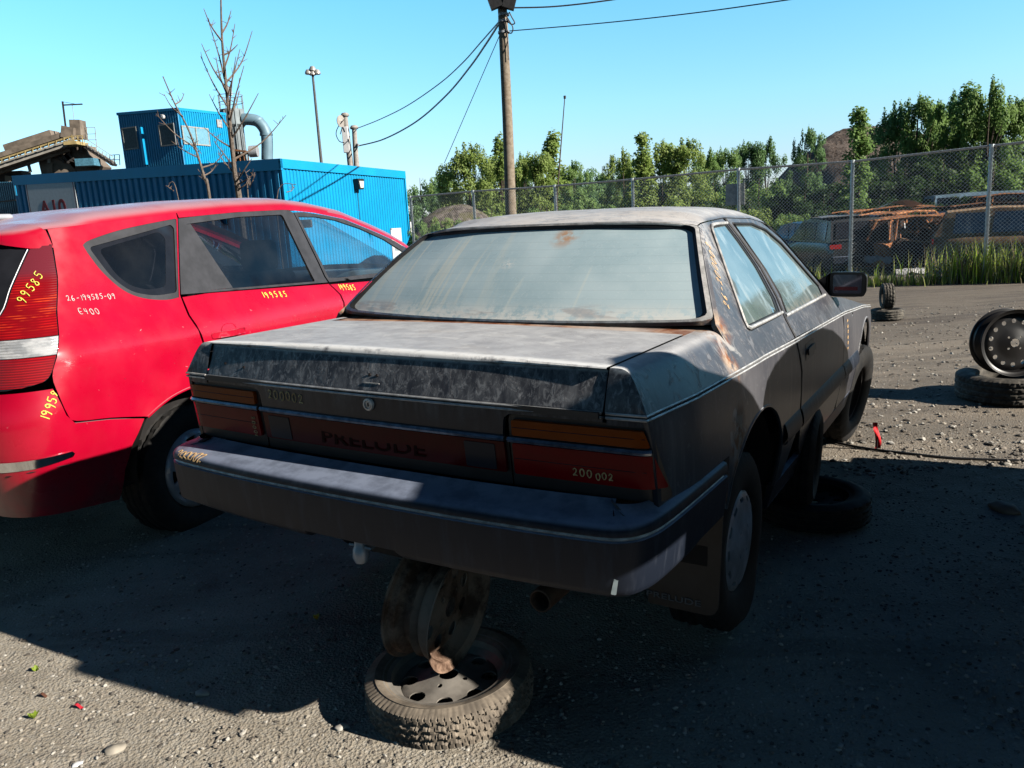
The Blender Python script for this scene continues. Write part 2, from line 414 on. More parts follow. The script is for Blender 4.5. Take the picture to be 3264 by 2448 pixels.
M_['amber'] = lens('amber_lens', (.50, .070, .003)); M_['redlens'] = lens('dull_red_lens', (.34, .001, .005)); M_['redlens2'] = lens('dark_red_panel', (.13, .001, .004)); M_['greylens'] = lens('grey_lens', (.045, .040, .050), (.03, .025, .03))
M_['letter'] = flat('dark_lettering', (.010, .002, .003), .5)
M_['letter_pale'] = flat('pale_lettering', (.20, .20, .21), .6)
def dusty_glass():
    s = Sh('dusty_rear_glass', .30, 0, .6)
    n = s.noise(3.2, 6); f = s.noise(120, 3); st = s.noise(1, 5, stretch=(24, 1.6, 1.6), dist=.35)
    c = s.mix(s.ramp(n, .3, .7), (.42, .57, .63), (.58, .72, .77)); c = s.mix(s.mul(s.ramp(f, .55, .75), .35), c, (.76, .84, .86))
    c = s.mix(s.mul(s.ramp(st, .60, .68), .40), c, (.74, .80, .76))
    runs = s.mul(dist_mask(s, (-.38, .98, 1.1), .1, .45, (1, .6, .6)), s.ramp(s.noise(1, 4, stretch=(30, 1.2, 1.2), dist=.3), .5, .6))
    c = s.mix(s.mul(runs, .7), c, (.72, .76, .70))
    c = s.mix(s.mul(dist_mask(s, (.12, 1.08, 1.22), .01, .07, (1, .8, .8)), s.ramp(s.noise(20, 4), .4, .6)), c, (.55, .33, .2))
    low = s.mul(s.ramp(s.axis(2), .955, 1.02, 1, 0), s.ramp(s.noise(26, 6, rough=.7), .36, .56))
    c = s.mix(s.mul(low, .9), c, (.88, .88, .84))
    band = s.mul(s.mul(s.ramp(s.axis(2), .955, .975, 0, 1), s.ramp(s.axis(2), 1.01, .985, 0, 1)), s.ramp(s.noise(8, 4, stretch=(.6, 1, 4)), .5, .6))
    c = s.mix(s.mul(band, .45), c, (.34, .25, .25))
    sp = s.mul(dist_mask(s, (-.05, .96, 1.12), .0, .045), s.ramp(s.noise(90, 4, rough=.7), .45, .55)); c = s.mix(s.mul(sp, .8), c, (.9, .9, .86))
    edge = s.mul(dist_mask(s, (.70, .93, 1.06), .02, .16, (4.5, 1, 1)), s.ramp(s.noise(30, 5, rough=.7), .45, .6)); c = s.mix(s.mul(edge, .8), c, (.45, .22, .13))
    bars = s.math('SINE', s.mul(s.axis(2), 2 * math.pi / .026)); c = s.mix(s.mul(s.ramp(bars, .93, 1.0), .11), c, (.14, .20, .22))
    s.col(c); s.rough(s.ramp(n, .3, .7, .22, .42)); s.b.inputs['Coat Weight'].default_value = .25; s.b.inputs['Coat Roughness'].default_value = .12; return s.m
def side_glass():
    s = Sh('dusty_side_glass', .10, 0, .9)
    n = s.noise(5, 5); st = s.noise(1, 5, stretch=(9, 9, 1.2))
    c = s.mix(s.ramp(n, .3, .7), (.11, .155, .165), (.19, .245, .255)); c = s.mix(s.mul(s.ramp(st, .52, .66), .5), c, (.50, .57, .58))
    low = s.mul(s.ramp(s.axis(2), .88, .93, 1, 0), s.ramp(s.noise(20, 5), .4, .6)); c = s.mix(s.mul(low, .6), c, (.40, .36, .30))
    s.col(c); s.rough(s.ramp(st, .5, .75, .05, .3)); s.b.inputs['IOR'].default_value = 1.85; s.bump(s.noise(30, 4), .03, .002); return s.m
M_['rglass'] = dusty_glass(); M_['sglass'] = side_glass()

# ------------------------------------------------------------------ wheels (axis = local X, outer side +X)
def tread_fn(kind):
    def f(t, r, a):
        if kind == 'zig':
            if r < .9 * f.R: return r
            k = abs(a) / f.w
            if k > .40: return r - (.006 if math.sin(t * 88 + a * 60) > .55 else 0)
            z = a + .006 * (abs(((t * 40 / math.pi) % 2) - 1) * 2 - 1)
            for g in (-.2, 0, .2):
                if abs(z - g * f.w) < .006: return r - .007
            if math.sin(t * 84 + a * 90) > .86: return r - .005
        elif kind == 'block':
            if r < .93 * f.R: return r
            for g in (-.22, .22, 0):
                if abs(a - g * f.w) < .008: return r - .008
            if math.sin(t * 70 + abs(a) * 60) > .7: return r - .006
        return r
    return f
def make_tyre(Rt, w, rr, kind=None, n=96, flatten=0.0):
    mb = MB(); pr = [(rr, -.40 * w), (rr + .015, -.47 * w), ((Rt + rr) / 2, -.51 * w), (Rt - .035, -.49 * w), (Rt - .014, -.44 * w)]
    k = 25 if kind else 7
    pr += [(Rt - .004 * (abs(x) / .4) ** 2, x * w) for x in np.linspace(-.40, .40, k)]
    pr += [(r, -a) for r, a in pr[4::-1]]
    pr += [(rr - .004, .36 * w), (rr - .006, -.36 * w)]
    fn = None
    if kind: fn = tread_fn(kind); fn.R = Rt; fn.w = w
    mb.lathe(pr, n, 'X', True, fn)
    if flatten:
        mb.v = [(x * (1 + max(0, (-z - Rt + .13)) * 2.2), y, max(z, -Rt + flatten)) for x, y, z in mb.v]
    return mb
def make_rim(rr, w, holes=8, hr=.018, hat=.02, disc=.02, centre=.03, hc=.68, n=64):
    # steel rim: barrel + dished disc with round holes
    mb = MB(); pr = [(rr + .014, -.46 * w), (rr + .012, -.42 * w), (rr - .002, -.40 * w), (rr - .006, -.28 * w), (rr - .034, -.18 * w), (rr - .036, .05 * w), (rr - .012, .2 * w), (rr - .008, .38 * w), (rr + .010, .42 * w), (rr + .014, .46 * w)]
    pr += [(r - .004, a * .985) for r, a in pr[::-1]]; mb.lathe(pr, n, 'X', True)
    ro = rr - .012
    def F(u, v):
        r = math.hypot(u, v) / ro
        return (disc + (-.028 * max(0, (r - .78) / .22) ** 2 if r > .78 else 0) - (hat * max(0, 1 - r / .55) if r < .55 else 0) * 1.0 + (0 if r > .55 else 0), u, v)
    circ = [(ro * math.cos(2 * math.pi * i / 56), ro * math.sin(2 * math.pi * i / 56)) for i in range(56)]
    hs = [[(hc * ro * math.cos(a) + hr * math.cos(b), hc * ro * math.sin(a) + hr * math.sin(b)) for b in [2 * math.pi * j / 14 for j in range(14)]] for a in [2 * math.pi * (i + .5) / holes for i in range(holes)]]
    hs.append([(centre * math.cos(b), centre * math.sin(b)) for b in [2 * math.pi * j / 20 for j in range(20)]])
    for i in range(4):
        a = math.pi / 4 + i * math.pi / 2; hs.append([(.055 * math.cos(a) + .008 * math.cos(b), .055 * math.sin(a) + .008 * math.sin(b)) for b in [2 * math.pi * j / 8 for j in range(8)]])
    mb.panel(circ, F, .02, hs, .004, back=True); return mb

# ------------------------------------------------------------------ the faded coupe (car frame: X right, Y forward, Z up)
CARM = Matrix(((.8538877, .5199385, .0232307, -.4656687), (-.5201605, .8540574, .0043605, 2.0568665), (-.0175732, -.0158070, .9997206, .1402483), (0, 0, 0, 1)))
coupe = empty('coupe_car', 'faded dark two-door coupe seen from behind, propped up on old wheels', 'car', mat=CARM)
def hw(y): return interp(y, [0, .12, .4, .95, 1.6, 3.0, 3.6, 4.0, 4.2], [.795, .808, .835, .848, .845, .845, .838, .81, .77])
def zst(y): return interp(y, [.12, 1.05, 1.53, 2.25, 2.7, 3.4, 4.1], [.825, .822, .808, .795, .786, .748, .68])
def Sx(y, z):
    q = zst(y)
    if z < q: return hw(y) + interp(z, [.2, .3, .45, .6, q - .07, q], [-.055, -.03, -.004, 0, -.003, -.012])
    return hw(y) - .012 - (z - q) * .62 - (z - q) ** 2 * .03
def ze(y): return interp(y, [1.17, 1.25, 1.35, 1.6, 2.0, 2.2, 2.35, 2.5], [1.247, 1.268, 1.284, 1.295, 1.288, 1.266, 1.212, 1.10])
def zo(y): return ze(y) - interp(y, [1.17, 1.35, 2.5], [.012, .030, .030])
def yfr(x): return .105 + .022 * (x / .8) ** 2 + (max(0, abs(x) - .775) / .05) ** 2 * .035
def Rr_(x, z): return (x, yfr(x) + interp(z, [.60, .66, .75, .825, .93], [.022, .016, .004, 0, .040]), z)
def deck_z(x, y): return .931 + .010 * (1 - (x / .7) ** 2) + .006 * max(0, (y - .14) / .55)
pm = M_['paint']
for s_ in (1, -1):
    F = lambda y, z, s_=s_: (s_ * Sx(y, z), y, z); fl = s_ < 0
    # quarter panel: lower side with arch, shoulder strip, upper pillar
    arch = [(1.337, .30), (1.337, .40), (1.325, .50), (1.25, .585), (1.15, .638), (1.05, .660), (.95, .655), (.86, .630), (.78, .585), (.70, .52), (.655, .44)]
    arch = [tuple(p) for p in spline(arch, 3)]
    low = [(.165, .60), (.655, .60), (.655, .44)] + arch[::-1] + [(1.45, .30), (1.53, .36), (1.62, .47), (1.630, .54), (1.628, .675), (1.575, .800), (1.575, zst(1.57) - .004), (1.05, .818), (.13, .821)]
    mb = MB(); mb.panel(low, F, .05, (), .012, fl)
    up = [(.80, .829), (.806, .954), (1.06, 1.155), (1.177, 1.238), (1.25, zo(1.25)), (1.35, zo(1.35)), (1.57, zo(1.57)), (1.605, 1.250), (1.642, 1.185), (1.676, 1.073), (1.645, .955), (1.585, .885), (1.558, .815)]
    hole = rounded([(1.035, .900), (1.33, 1.238), (1.585, 1.252), (1.62, 1.185), (1.650, 1.075), (1.615, .955), (1.56, .898)], [.05, .04, .01, 0, .04, 0, .01])
    mb.panel(up, F, .04, [hole], .014, fl)
    def fen(i, t, s_=s_):
        y = .157 + i * .646; yy = y
        L = Vector((.695, yy, deck_z(.69, yy) - .002)); T = Vector((hw(y) - .012, y - .032 * (1 - i), zst(y) + .003)); K = Vector((interp(i, [0, 1], [.748, .765]), yy - .004, .932 + .006 * i))
        p = L * (1 - t) ** 3 + K * (3 * t * (1 - t)) + T * t ** 3
        return (s_ * p.x, p.y, p.z)
    mb.grid(fen if fl else (lambda i, t: fen(i, 1 - t)), 14, 15)
    def cap(i, t, s_=s_):   # rear facing end of the fender
        a = Vector(fen(0, i)); b = Vector((s_ * (.695 + (hw(.12) - .012 - .695) * i), yfr(.7 + .09 * i) + .002, zst(.12) + .003)); p = a.lerp(b, t); p.y += -.004 * math.sin(math.pi * t); return p
    mb.grid(cap if not fl else (lambda i, t: cap(1 - i, t)), 15, 5)
    # strip below the moulding round the corner
    mb.grid(lambda i, t, s_=s_: (s_ * (.70 + (hw(.14) - .012 - .70) * i) if i < 1 else s_ * Sx(.14, .80), Rr_(.70 + .1 * i, .8)[1], .822 - .022 * t) if not fl else (s_ * (.70 + (hw(.14) - .012 - .70) * (1 - i)), Rr_(.70 + .1 * (1 - i), .8)[1], .822 - .022 * t), 4, 2)
    mb.build('quarter_panel', pm, coupe, weld=True, angle=40)
    # arch lip and inner arch
    MB().tube([(s_ * (Sx(y, z) - .004), y, z) for y, z in arch], .007, 6).build('arch_lip', pm, coupe)
    mb = MB(); mb.grid(lambda a, b, s_=s_: (s_ * (.80 - .30 * b), .99 + .40 * math.cos(math.pi * (1 - a)), .28 + .38 * math.sin(math.pi * a)), 20, 3); mb.build('wheel_well', M_['under'], coupe)
    # quarter window and its trim
    g = rounded([(1.066, .918), (1.352, 1.230), (1.57, 1.240), (1.598, 1.180), (1.628, 1.078), (1.592, .965), (1.545, .915)], [.04, .035, .01, 0, .03, 0, .01])
    qw = MB().panel(g, lambda y, z, s_=s_: (s_ * (Sx(y, z) - .006), y, z), .05, (), .004, fl).build('quarter_window', M_['sglass'], coupe)
    MB().panel(rounded([(1.035, .900), (1.33, 1.238), (1.585, 1.252), (1.62, 1.185), (1.650, 1.075), (1.615, .955), (1.56, .898)], [.05, .04, .01, 0, .04, 0, .01]),
               lambda y, z, s_=s_: (s_ * (Sx(y, z) - .003), y, z), .04, [g], .010, fl).build('window_seal', M_['rubber'], qw)
    pts = spline([(1.585, .905), (1.075, .908), (1.045, .925), (1.33, 1.232), (1.40, 1.247), (1.58, 1.250)], 6)
    MB().tube([(s_ * (Sx(y, z) + .003), y, z) for y, z in [(p.x, p.y) for p in [V(1.585, .907), V(1.3, .9085), V(1.085, .911), V(1.062, .918), V(1.064, .932), V(1.20, 1.085), V(1.335, 1.228), V(1.365, 1.242), V(1.42, 1.246), V(1.585, 1.2475)]]], .0065, 6).build('window_trim', M_['trim'], qw)
    # door
    dl = [(1.585, .800), (1.637, .675), (1.638, .54), (1.63, .47), (1.66, .44), (1.72, .36), (1.80, .30), (2.62, .30), (2.66, .36), (2.66, .70), (2.64, zst(2.65) - .004), (2.25, zst(2.25) - .004), (1.575 + .01, zst(1.57) - .004)]
    mb = MB(); mb.panel(dl, F, .06, (), .014, fl)
    du = [(1.570, .816), (1.597, .888), (1.657, .955), (1.688, 1.073), (1.654, 1.187), (1.615, 1.250), (1.595, zo(1.6)), (1.8, zo(1.8)), (2.0, zo(2.0)), (2.13, zo(2.13)), (2.20, 1.222), (2.32, 1.165), (2.44, 1.050), (2.555, .935), (2.60, .880), (2.64, .868), (2.64, zst(2.64) + .004), (2.25, zst(2.25) + .004)]
    hole = rounded([(1.645, .895), (1.71, .960), (1.722, 1.060), (1.685, 1.190), (1.665, 1.248), (1.97, 1.244), (2.15, 1.215), (2.28, 1.150), (2.42, 1.020), (2.50, .935), (2.46, .890)], [.01, .02, .04, .02, .015, .05, .05, .02, .02, .03, .02])
    mb.panel(du, F, .05, [hole], .014, fl)
    door = mb.build('door', pm, coupe, angle=40)
    MB().panel(hole, lambda y, z, s_=s_: (s_ * (Sx(y, z) - .007), y, z), .06, (), .004, fl).build('door_window', M_['sglass'], door)
    rim_ = [V(*p) for p in [(1.655, .902), (1.715, .962), (1.728, 1.06), (1.692, 1.19), (1.675, 1.243), (1.97, 1.238), (2.14, 1.209), (2.275, 1.144), (2.41, 1.018), (2.495, .935)]]
    MB().tube([(s_ * (Sx(p.x, p.y) - .001), p.x, p.y) for p in rim_], .006, 6).build('window_seal', M_['rubber'], door)
    MB().tube([(s_ * (Sx(y, .892) + .003), y, .892) for y in np.linspace(1.61, 2.50, 12)], .007, 6).build('belt_trim', M_['trim'], door)
    hd = MB(); hd.panel(rounded([(1.715, .700), (1.715, .768), (1.885, .775), (1.885, .706)], .012), lambda y, z, s_=s_: (s_ * (Sx(y, z) + .001), y, z), .03, (), .0, fl)
    h_ = hd.build('handle_recess', M_['darkplastic'], door)
    hb = MB(); hb.panel(rounded([(1.73, .722), (1.73, .748), (1.87, .755), (1.87, .729)], .008), lambda y, z, s_=s_: (s_ * (Sx(y, z) + .010), y, z), .03, (), .006, fl); hb.build('door_handle', M_['darkplastic'], door)
    # mirror
    mir = MB(); x0, x1 = .745, .935
    def msec(t, a, s_=s_):
        k = [1.0, 1.0, .93, .72][min(3, int(round(t * 3)))]; yy = 2.63 + [0, .03, .085, .12][min(3, int(round(t * 3)))]
        q = 2 * math.pi * a; cx = .845; cz = .931; e = lambda v: math.copysign(abs(v) ** .45, v)
        return (s_ * (cx + .093 * k * e(math.cos(q)) * 1.0), yy, cz + .060 * k * e(math.sin(q)))
    mir.grid(msec, 4, 32, False, True); mir.f.append(tuple(range(3 * 32, 4 * 32))); mir.mi.append(0)
    mo = mir.build('mirror', M_['darkplastic'], door, weld=True, angle=50)
    MB().prism([(.757, .885), (.757, .978), (.69, .935), (.70, .865), (.77, .868)], lambda a, b, s_=s_: (s_ * a, 2.66, b), (0, .07, 0)).build('mirror_mount', M_['darkplastic'], mo, smooth=False)
    MB().prism(rounded([(.785, .887), (.785, .978), (.915, .978), (.915, .887)], .012), lambda a, b, s_=s_: (s_ * a, 2.637, b), (0, .004, 0)).build('mirror_glass', flat('mirror_glass', (.06, .065, .09), .06, .9, var=.1), mo, smooth=False)
    if s_ > 0: MB().box((.845, 2.6355, .911), (.105, .001, .017)).build('painted_red_reflection', flat('red_reflection', (.55, .02, .05), .3), mo, smooth=False)  # red reflection in the mirror, made as a thin coloured strip
    MB().prism(rounded([(.770, .872), (.770, .990), (.932, .990), (.932, .872)], .02), lambda a, b, s_=s_: (s_ * a, 2.640, b), (0, .006, 0)).build('mirror_backing', M_['darkplastic'], mo, smooth=False)
    sg = [(1.595, 1.262), (1.635, 1.188), (1.668, 1.073), (1.638, .957), (1.578, .880), (1.562, .812), (1.560, .795), (1.600, .73), (1.633, .675), (1.634, .54), (1.626, .47), (1.656, .43), (1.72, .35), (1.79, .30)]
    MB().tube([(s_ * (Sx(p.x, p.y) - .002), p.x, p.y) for p in [V(q[0] + .006, q[1]) for q in sg]], [.008] * 6 + [.006] * 8, 5).build('door_gap', M_['rubber'], coupe)
    # front fender, A pillar, sill, mouldings
    fa = [tuple(p) for p in spline([(3.19, .30), (3.20, .42), (3.27, .55), (3.38, .635), (3.52, .668), (3.66, .635), (3.77, .55), (3.83, .42), (3.84, .30)], 3)]
    ff = [(2.668, .36), (2.668, zst(2.67) - .004), (3.0, zst(3.0) - .004), (3.4, zst(3.4) - .004), (3.9, zst(3.9) - .004), (4.15, .66), (4.15, .30)] + fa[::-1] + [(2.68, .30)]
    mb = MB(); mb.panel(ff, F, .05, (), .012, fl)
    mb.panel([(2.65, zst(2.65) + .002), (2.65, .868), (2.9, .842), (3.13, .806), (3.385, .765), (3.9, .70), (4.15, .672), (3.9, zst(3.9)), (3.4, zst(3.4) + .002), (3.0, zst(3.0) + .002)], F, .05, (), .012, fl)
    ft = mb.build('front_fender', pm, coupe)
    MB().tube([(s_ * (Sx(y, z) - .004), y, z) for y, z in fa], .008, 6).build('arch_lip', pm, coupe)
    MB().grid(lambda a, b, s_=s_: (s_ * (.80 - .30 * b), 3.52 + .36 * math.cos(math.pi * (1 - a)), .28 + .38 * math.sin(math.pi * a)), 20, 3).build('wheel_well', M_['under'], coupe)
    ap = [(2.14, 1.247), (2.22, 1.234), (2.34, 1.183), (2.46, 1.070), (2.60, .945), (2.66, .872)]
    MB().grid(lambda a, b, s_=s_: (lambda p: (s_ * (Sx(p.x, p.y) - .07 * b - .02 * math.sin(b * 3)), p.x + .045 * b, p.y + .022 * b))(spline(ap, 4)[int(round(a * 20))]), 21, 5).build('windshield_pillar', pm, coupe)
    MB().panel([(1.34, .205), (1.34, .30), (1.45, .295), (1.79, .295), (2.62, .295), (3.18, .295), (3.18, .205)], F, .06, (), .02, fl).build('sill', M_['bumper'], coupe)
    for (y0, y1) in ((1.355, 1.615), (1.645, 2.655), (2.672, 3.17)):
        sec = [(0, .450), (.012, .455), (.016, .470), (.014, .495), (.006, .522), (0, .530)]
        MB().grid(lambda a, b, s_=s_: (lambda y, k: (s_ * (Sx(y, k[1]) + k[0]), y, k[1]))(y0 + (y1 - y0) * a, sec[int(round(b * 5))]) if s_ > 0 else (lambda y, k: (s_ * (Sx(y, k[1]) + k[0]), y, k[1]))(y0 + (y1 - y0) * a, sec[5 - int(round(b * 5))]), 12, 6).build('side_moulding', M_['bumper'], coupe)
    # twin line running along the stripe crest
    for dz in (.004, -.006):
        ys = np.linspace(.14, 3.95, 60)
        MB().tube([(s_ * (Sx(y, zst(y) + dz) + .003), y, zst(y) + dz) for y in ys if not 1.572 < y < 1.582], .0032, 5).build('stripe_moulding', M_['trim'], coupe)

# trunk lid (deck, slanted tail face, lower tail face between the lamps)
mb = MB()
def lid_top(a, b):
    x = -.690 + 1.38 * a; y = .150 + b * (.690 - .150)
    return (x, y, deck_z(x, y))
mb.grid(lid_top, 32, 16)
mb.grid(lambda a, b: (lambda x: (lambda p, q: (x, p[1] * (1 - b) + q[1] * b + .0 - .006 * math.sin(math.pi * b), p[2] * (1 - b) + q[2] * b))(Rr_(x, .923), (x, .150, deck_z(x, .150))))(-.690 + 1.38 * a), 32, 4)
mb.grid(lambda a, b: Rr_(-.690 + 1.38 * a, .829 + (.923 - .829) * b), 32, 5)
lw = rounded([(-.690, .817), (-.690, .806), (-.475, .806), (-.450, .795), (-.445, .745), (.418, .745), (.424, .795), (.440, .806), (.690, .806), (.690, .817)], [0, 0, .02, .01, 0, 0, .01, .02, 0, 0])
mb.panel(lw[::-1], Rr_, .05, (), .012)
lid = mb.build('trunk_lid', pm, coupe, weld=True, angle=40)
for zz, r in ((.8285, .0035), (.8185, .0035)):
    MB().tube([tuple(Vector(Rr_(x, zz)) + V(0, -.003, 0)) for x in np.linspace(-.688, .688, 24)], r, 5).build('stripe_moulding', M_['trim'], lid)
MB().box((0, .118, .823), (1.37, .02, .016)).build('stripe_groove', M_['rubber'], lid, smooth=False)
for sgn in (1, -1):
    for zz in (.8285, .8185):
        MB().tube([tuple(Vector(Rr_(sgn * x, zz)) + V(0, -.003, 0)) for x in np.linspace(.699, .765, 6)] + [(sgn * (hw(.14) - .012), .125, zz), (sgn * (Sx(.16, zz) + .003), .16, zz)], .0035, 5).build('stripe_moulding', M_['trim'], coupe)
    MB().grid(lambda a, b, sgn=sgn: Vector(Rr_(sgn * (.695 + .095 * a), .831 - .016 * b)) + V(0, .003, 0), 5, 2).build('stripe_groove', M_['rubber'], coupe)
lk = MB().lathe([(.001, -.004), (.011, -.004), (.012, -.007), (.017, -.006), (.019, 0)], 24, 'Y'); lk.build('boot_lock', M_['trim'], lid, M=Matrix.Translation((-.006, yfr(0), .794)))
MB().box((-.006, yfr(0) - .005, .794), (.003, .002, .010)).build('keyhole', M_['letter'], lid, smooth=False)
for x, z in ((-.012, .873), (.014, .872), (-.615, .868), (-.525, .862)):
    MB().lathe([(.0005, -.001), (.0045, -.0015), (.0055, 0)], 10, 'Y').build('badge_hole', M_['letter'], lid, M=Matrix.Translation(Rr_(x, z)))
MB().box((0, Rr_(0, .852)[1] - .001, .852), (.055, .002, .003)).build('badge_scar', M_['trim'], lid, smooth=False)
# panel between lid and rear window (rusty gutter)
mb = MB(); mb.grid(lambda a, b: (lambda x: (x, .697 + b * (.745 + .14 * (x / .75) ** 2 - .697), deck_z(x, .69) - .004 + b * .006 - .004 * math.sin(b * math.pi)))(-.745 + 1.49 * a), 40, 6)
mb.build('rear_window_scuttle', rust_mat('rusty_scuttle', (.22, .07, .03), (.50, .30, .20), (.62, .60, .57)), coupe)
# rear window
def glass(a, b):
    x = (2 * a - 1); xb, xt = x * .735, x * .572
    yb, zb = .745 + .085 * x * x, .943 + .012 * x * x; yt, zt = 1.125 + .055 * x * x, 1.252 - .014 * x * x
    p = Vector((xb, yb, zb)).lerp(Vector((xt, yt, zt)), b); p.y -= .012 * math.sin(math.pi * b); p.z += .010 * math.sin(math.pi * b); return p
def glass_n(a, b, off=0.0):
    p = glass(a, b); n = (glass(a + .01, b) - glass(a - .01, b)).cross(glass(a, b + .01) - glass(a, b - .01)).normalized(); return p + n * off
rw = MB().grid(lambda a, b: glass(a, b), 40, 20).build('rear_window', M_['rglass'], coupe)
def ring(i0, r=.07, n=6):   # rounded rectangle in glass parameters
    return resample(rounded([(i0, i0 * 1.2), (1 - i0, i0 * 1.2), (1 - i0, 1 - i0 * 1.6), (i0, 1 - i0 * 1.6)], r, n), .03, True)
def band(i0, i1, o0, o1, r0, r1):
    A, B = ring(i0, r0), ring(i1, r1); k = 160
    def pick(L, t):
        ls = [0]; 
        for i in range(len(L)): ls.append(ls[-1] + math.hypot(L[(i + 1) % len(L)][0] - L[i][0], L[(i + 1) % len(L)][1] - L[i][1]))
        q = t * ls[-1]; j = max(0, min(len(L) - 1, int(np.searchsorted(ls, q, 'right')) - 1)); f = (q - ls[j]) / max(1e-9, ls[j + 1] - ls[j]); a = L[j]; b = L[(j + 1) % len(L)]
        return (a[0] + (b[0] - a[0]) * f, a[1] + (b[1] - a[1]) * f)
    return MB().grid(lambda a, b: (lambda p, q: glass_n(p[0] + (q[0] - p[0]) * b, p[1] + (q[1] - p[1]) * b, o0 + (o1 - o0) * b))(pick(A, a), pick(B, a)), k, 3, True, False)
band(-.006, .008, .010, .015, .05, .06).build('window_trim', M_['trim'], rw)
band(.007, .017, .012, .003, .06, .07).build('window_seal', M_['rubber'], rw)
band(-.014, -.004, .000, .012, .04, .05).build('window_frame', pm, rw)
# roof
def roof(a, b):
    y0 = 1.135; u = abs(2 * a - 1); sg = 1 if a > .5 else -1
    yr = 1.128 + .060 * u ** 2.2; yf = 2.36 - .16 * u ** 2; y = yr + (yf - yr) * b
    zc = interp(y, [1.12, 1.2, 1.3, 1.45, 1.6, 2.0, 2.2, 2.4], [1.264, 1.286, 1.302, 1.315, 1.322, 1.326, 1.305, 1.25])
    ye = max(1.18, y); z3 = zo(ye) + .004; x3 = Sx(ye, z3) - .001
    P0 = (0, zc); P1 = (.56 * x3, zc + .001); P2 = (x3 - .045, z3 + .055 if ye > 1.3 else z3 + .02); P3 = (x3, z3); t = u
    f = lambda i: P0[i] * (1 - t) ** 3 + 3 * P1[i] * t * (1 - t) ** 2 + 3 * P2[i] * t * t * (1 - t) + P3[i] * t ** 3
    return (sg * f(0), y, f(1))
mb = MB(); mb.grid(roof, 61, 30); mb.build('roof', pm, coupe, angle=60)
MB().tube([tuple(Vector(roof(a, 0)) + V(0, -.004, -.004)) for a in np.linspace(.03, .97, 40)], .006, 6).build('roof_rear_trim', M_['trim'], coupe)
MB().tube([tuple(Vector(roof(a, 0)) + V(0, .004, -.016)) for a in np.linspace(.03, .97, 40)], .009, 6).build('roof_rear_gap', M_['rubber'], coupe)
# windshield, hood, nose
MB().grid(lambda a, b: (lambda x: Vector((x * .72, 2.86 - .16 * x * x, .885)).lerp(Vector((x * .56, 2.36 - .15 * x * x, 1.245 - .012 * x * x)), b))(2 * a - 1), 20, 10).build('windshield', M_['sglass'], coupe)
MB().grid(lambda a, b: (lambda x, y: (x * (Sx(y, min(.88, interp(y, [2.6, 3.13, 3.385, 3.9, 4.15], [.87, .806, .765, .70, .672]))) - .002), y, interp(y, [2.6, 3.13, 3.385, 3.9, 4.2], [.872, .806, .765, .70, .668]) + .025 * (1 - x * x)))(2 * a - 1, 2.70 + 1.48 * b), 16, 16).build('hood', pm, coupe)
MB().grid(lambda a, b: ((2 * a - 1) * .74, 4.12 + .05 * (1 - (2 * a - 1) ** 2), .30 + .37 * b), 12, 6).build('front_panel', pm, coupe)
MB().grid(lambda a, b: ((2 * a - 1) * .74, 4.12 + .06 * (1 - (2 * a - 1) ** 4) - .03 * abs(b - .5), .36 + .17 * b), 16, 6).build('front_bumper', M_['bumper'], coupe)
# lamps
for sgn in (1, -1):
    xi = .432 if sgn > 0 else .462
    LF = lambda x, z, sgn=sgn: Vector(Rr_(x, z))
    def quad(x0, x1, z0, z1, x1b=None):
        p = [(sgn * x0, z0), (sgn * (x1b or x1), z0), (sgn * x1, z1), (sgn * x0, z1)]
        return p if sgn > 0 else p[::-1]
    lamp = MB().panel(rounded(quad(xi, .800, .612, .803, .835), [.004, .02, .012, .015]), lambda x, z: LF(x, z) + V(0, .010, 0), .025, (), .03).build('tail_light', M_['rubber'], coupe)
    MB().panel(rounded(quad(xi + .014, .790, .751, .791, .802), .006), lambda x, z: LF(x, z) + V(0, -.002, 0), .02, (), .012).build('amber_lens', M_['amber'], lamp)
    MB().panel(rounded(quad(xi + .012, .808, .648, .730, .830), .006), lambda x, z: LF(x, z) + V(0, -.002, 0), .02, (), .012).build('red_lens', M_['redlens'], lamp)
    MB().tube([tuple(LF(sgn * x, .7405) + V(0, -.003, 0)) for x in list(np.linspace(xi + .002, .76, 8)) + [.78, .792, .803]], .0075, 6).build('bright_strip', M_['chrome'], lamp)
    for zz in (.772, .69):
        MB().tube([tuple(LF(sgn * x, zz) + V(0, -.0022, 0)) for x in np.linspace(xi + .016, .792, 12)], .0009, 4).build('lens_ridge', M_['greylens'], lamp)
cp_ = MB().panel([(-.456, .612), (.428, .612), (.428, .742), (-.456, .742)], lambda x, z: Vector(Rr_(x, z)) + V(0, .010, 0), .05, (), .03).build('tail_panel', M_['rubber'], coupe)
MB().panel(rounded([(-.448, .648), (.420, .648), (.420, .730), (-.448, .730)], .004), lambda x, z: Vector(Rr_(x, z)) + V(0, -.001, 0), .05, (), .01).build('reflector_panel', M_['redlens2'], cp_)
for x0, x1 in ((-.425, -.335), (.300, .392)):
    MB().panel(rounded([(x0, .652), (x1, .652), (x1, .722), (x0, .722)], .004), lambda x, z: Vector(Rr_(x, z)) + V(0, -.003, 0), .05, (), .01).build('reversing_lamp', M_['greylens'], cp_)
MB().tube([tuple(Vector(Rr_(x, .7405)) + V(0, -.003, 0)) for x in np.linspace(-.452, .424, 16)], .0075, 6).build('bright_strip', M_['chrome'], cp_)
letters('lettering', 'PRELUDE', .052, flat('dark_red_lettering', (.020, .001, .002), .5, spec=.06), cp_, Matrix.Translation((-.02, Rr_(0, .68)[1] - .0012, .676)) @ Matrix.Rotation(R(90), 4, 'X'), .0004, font_w=1.75)
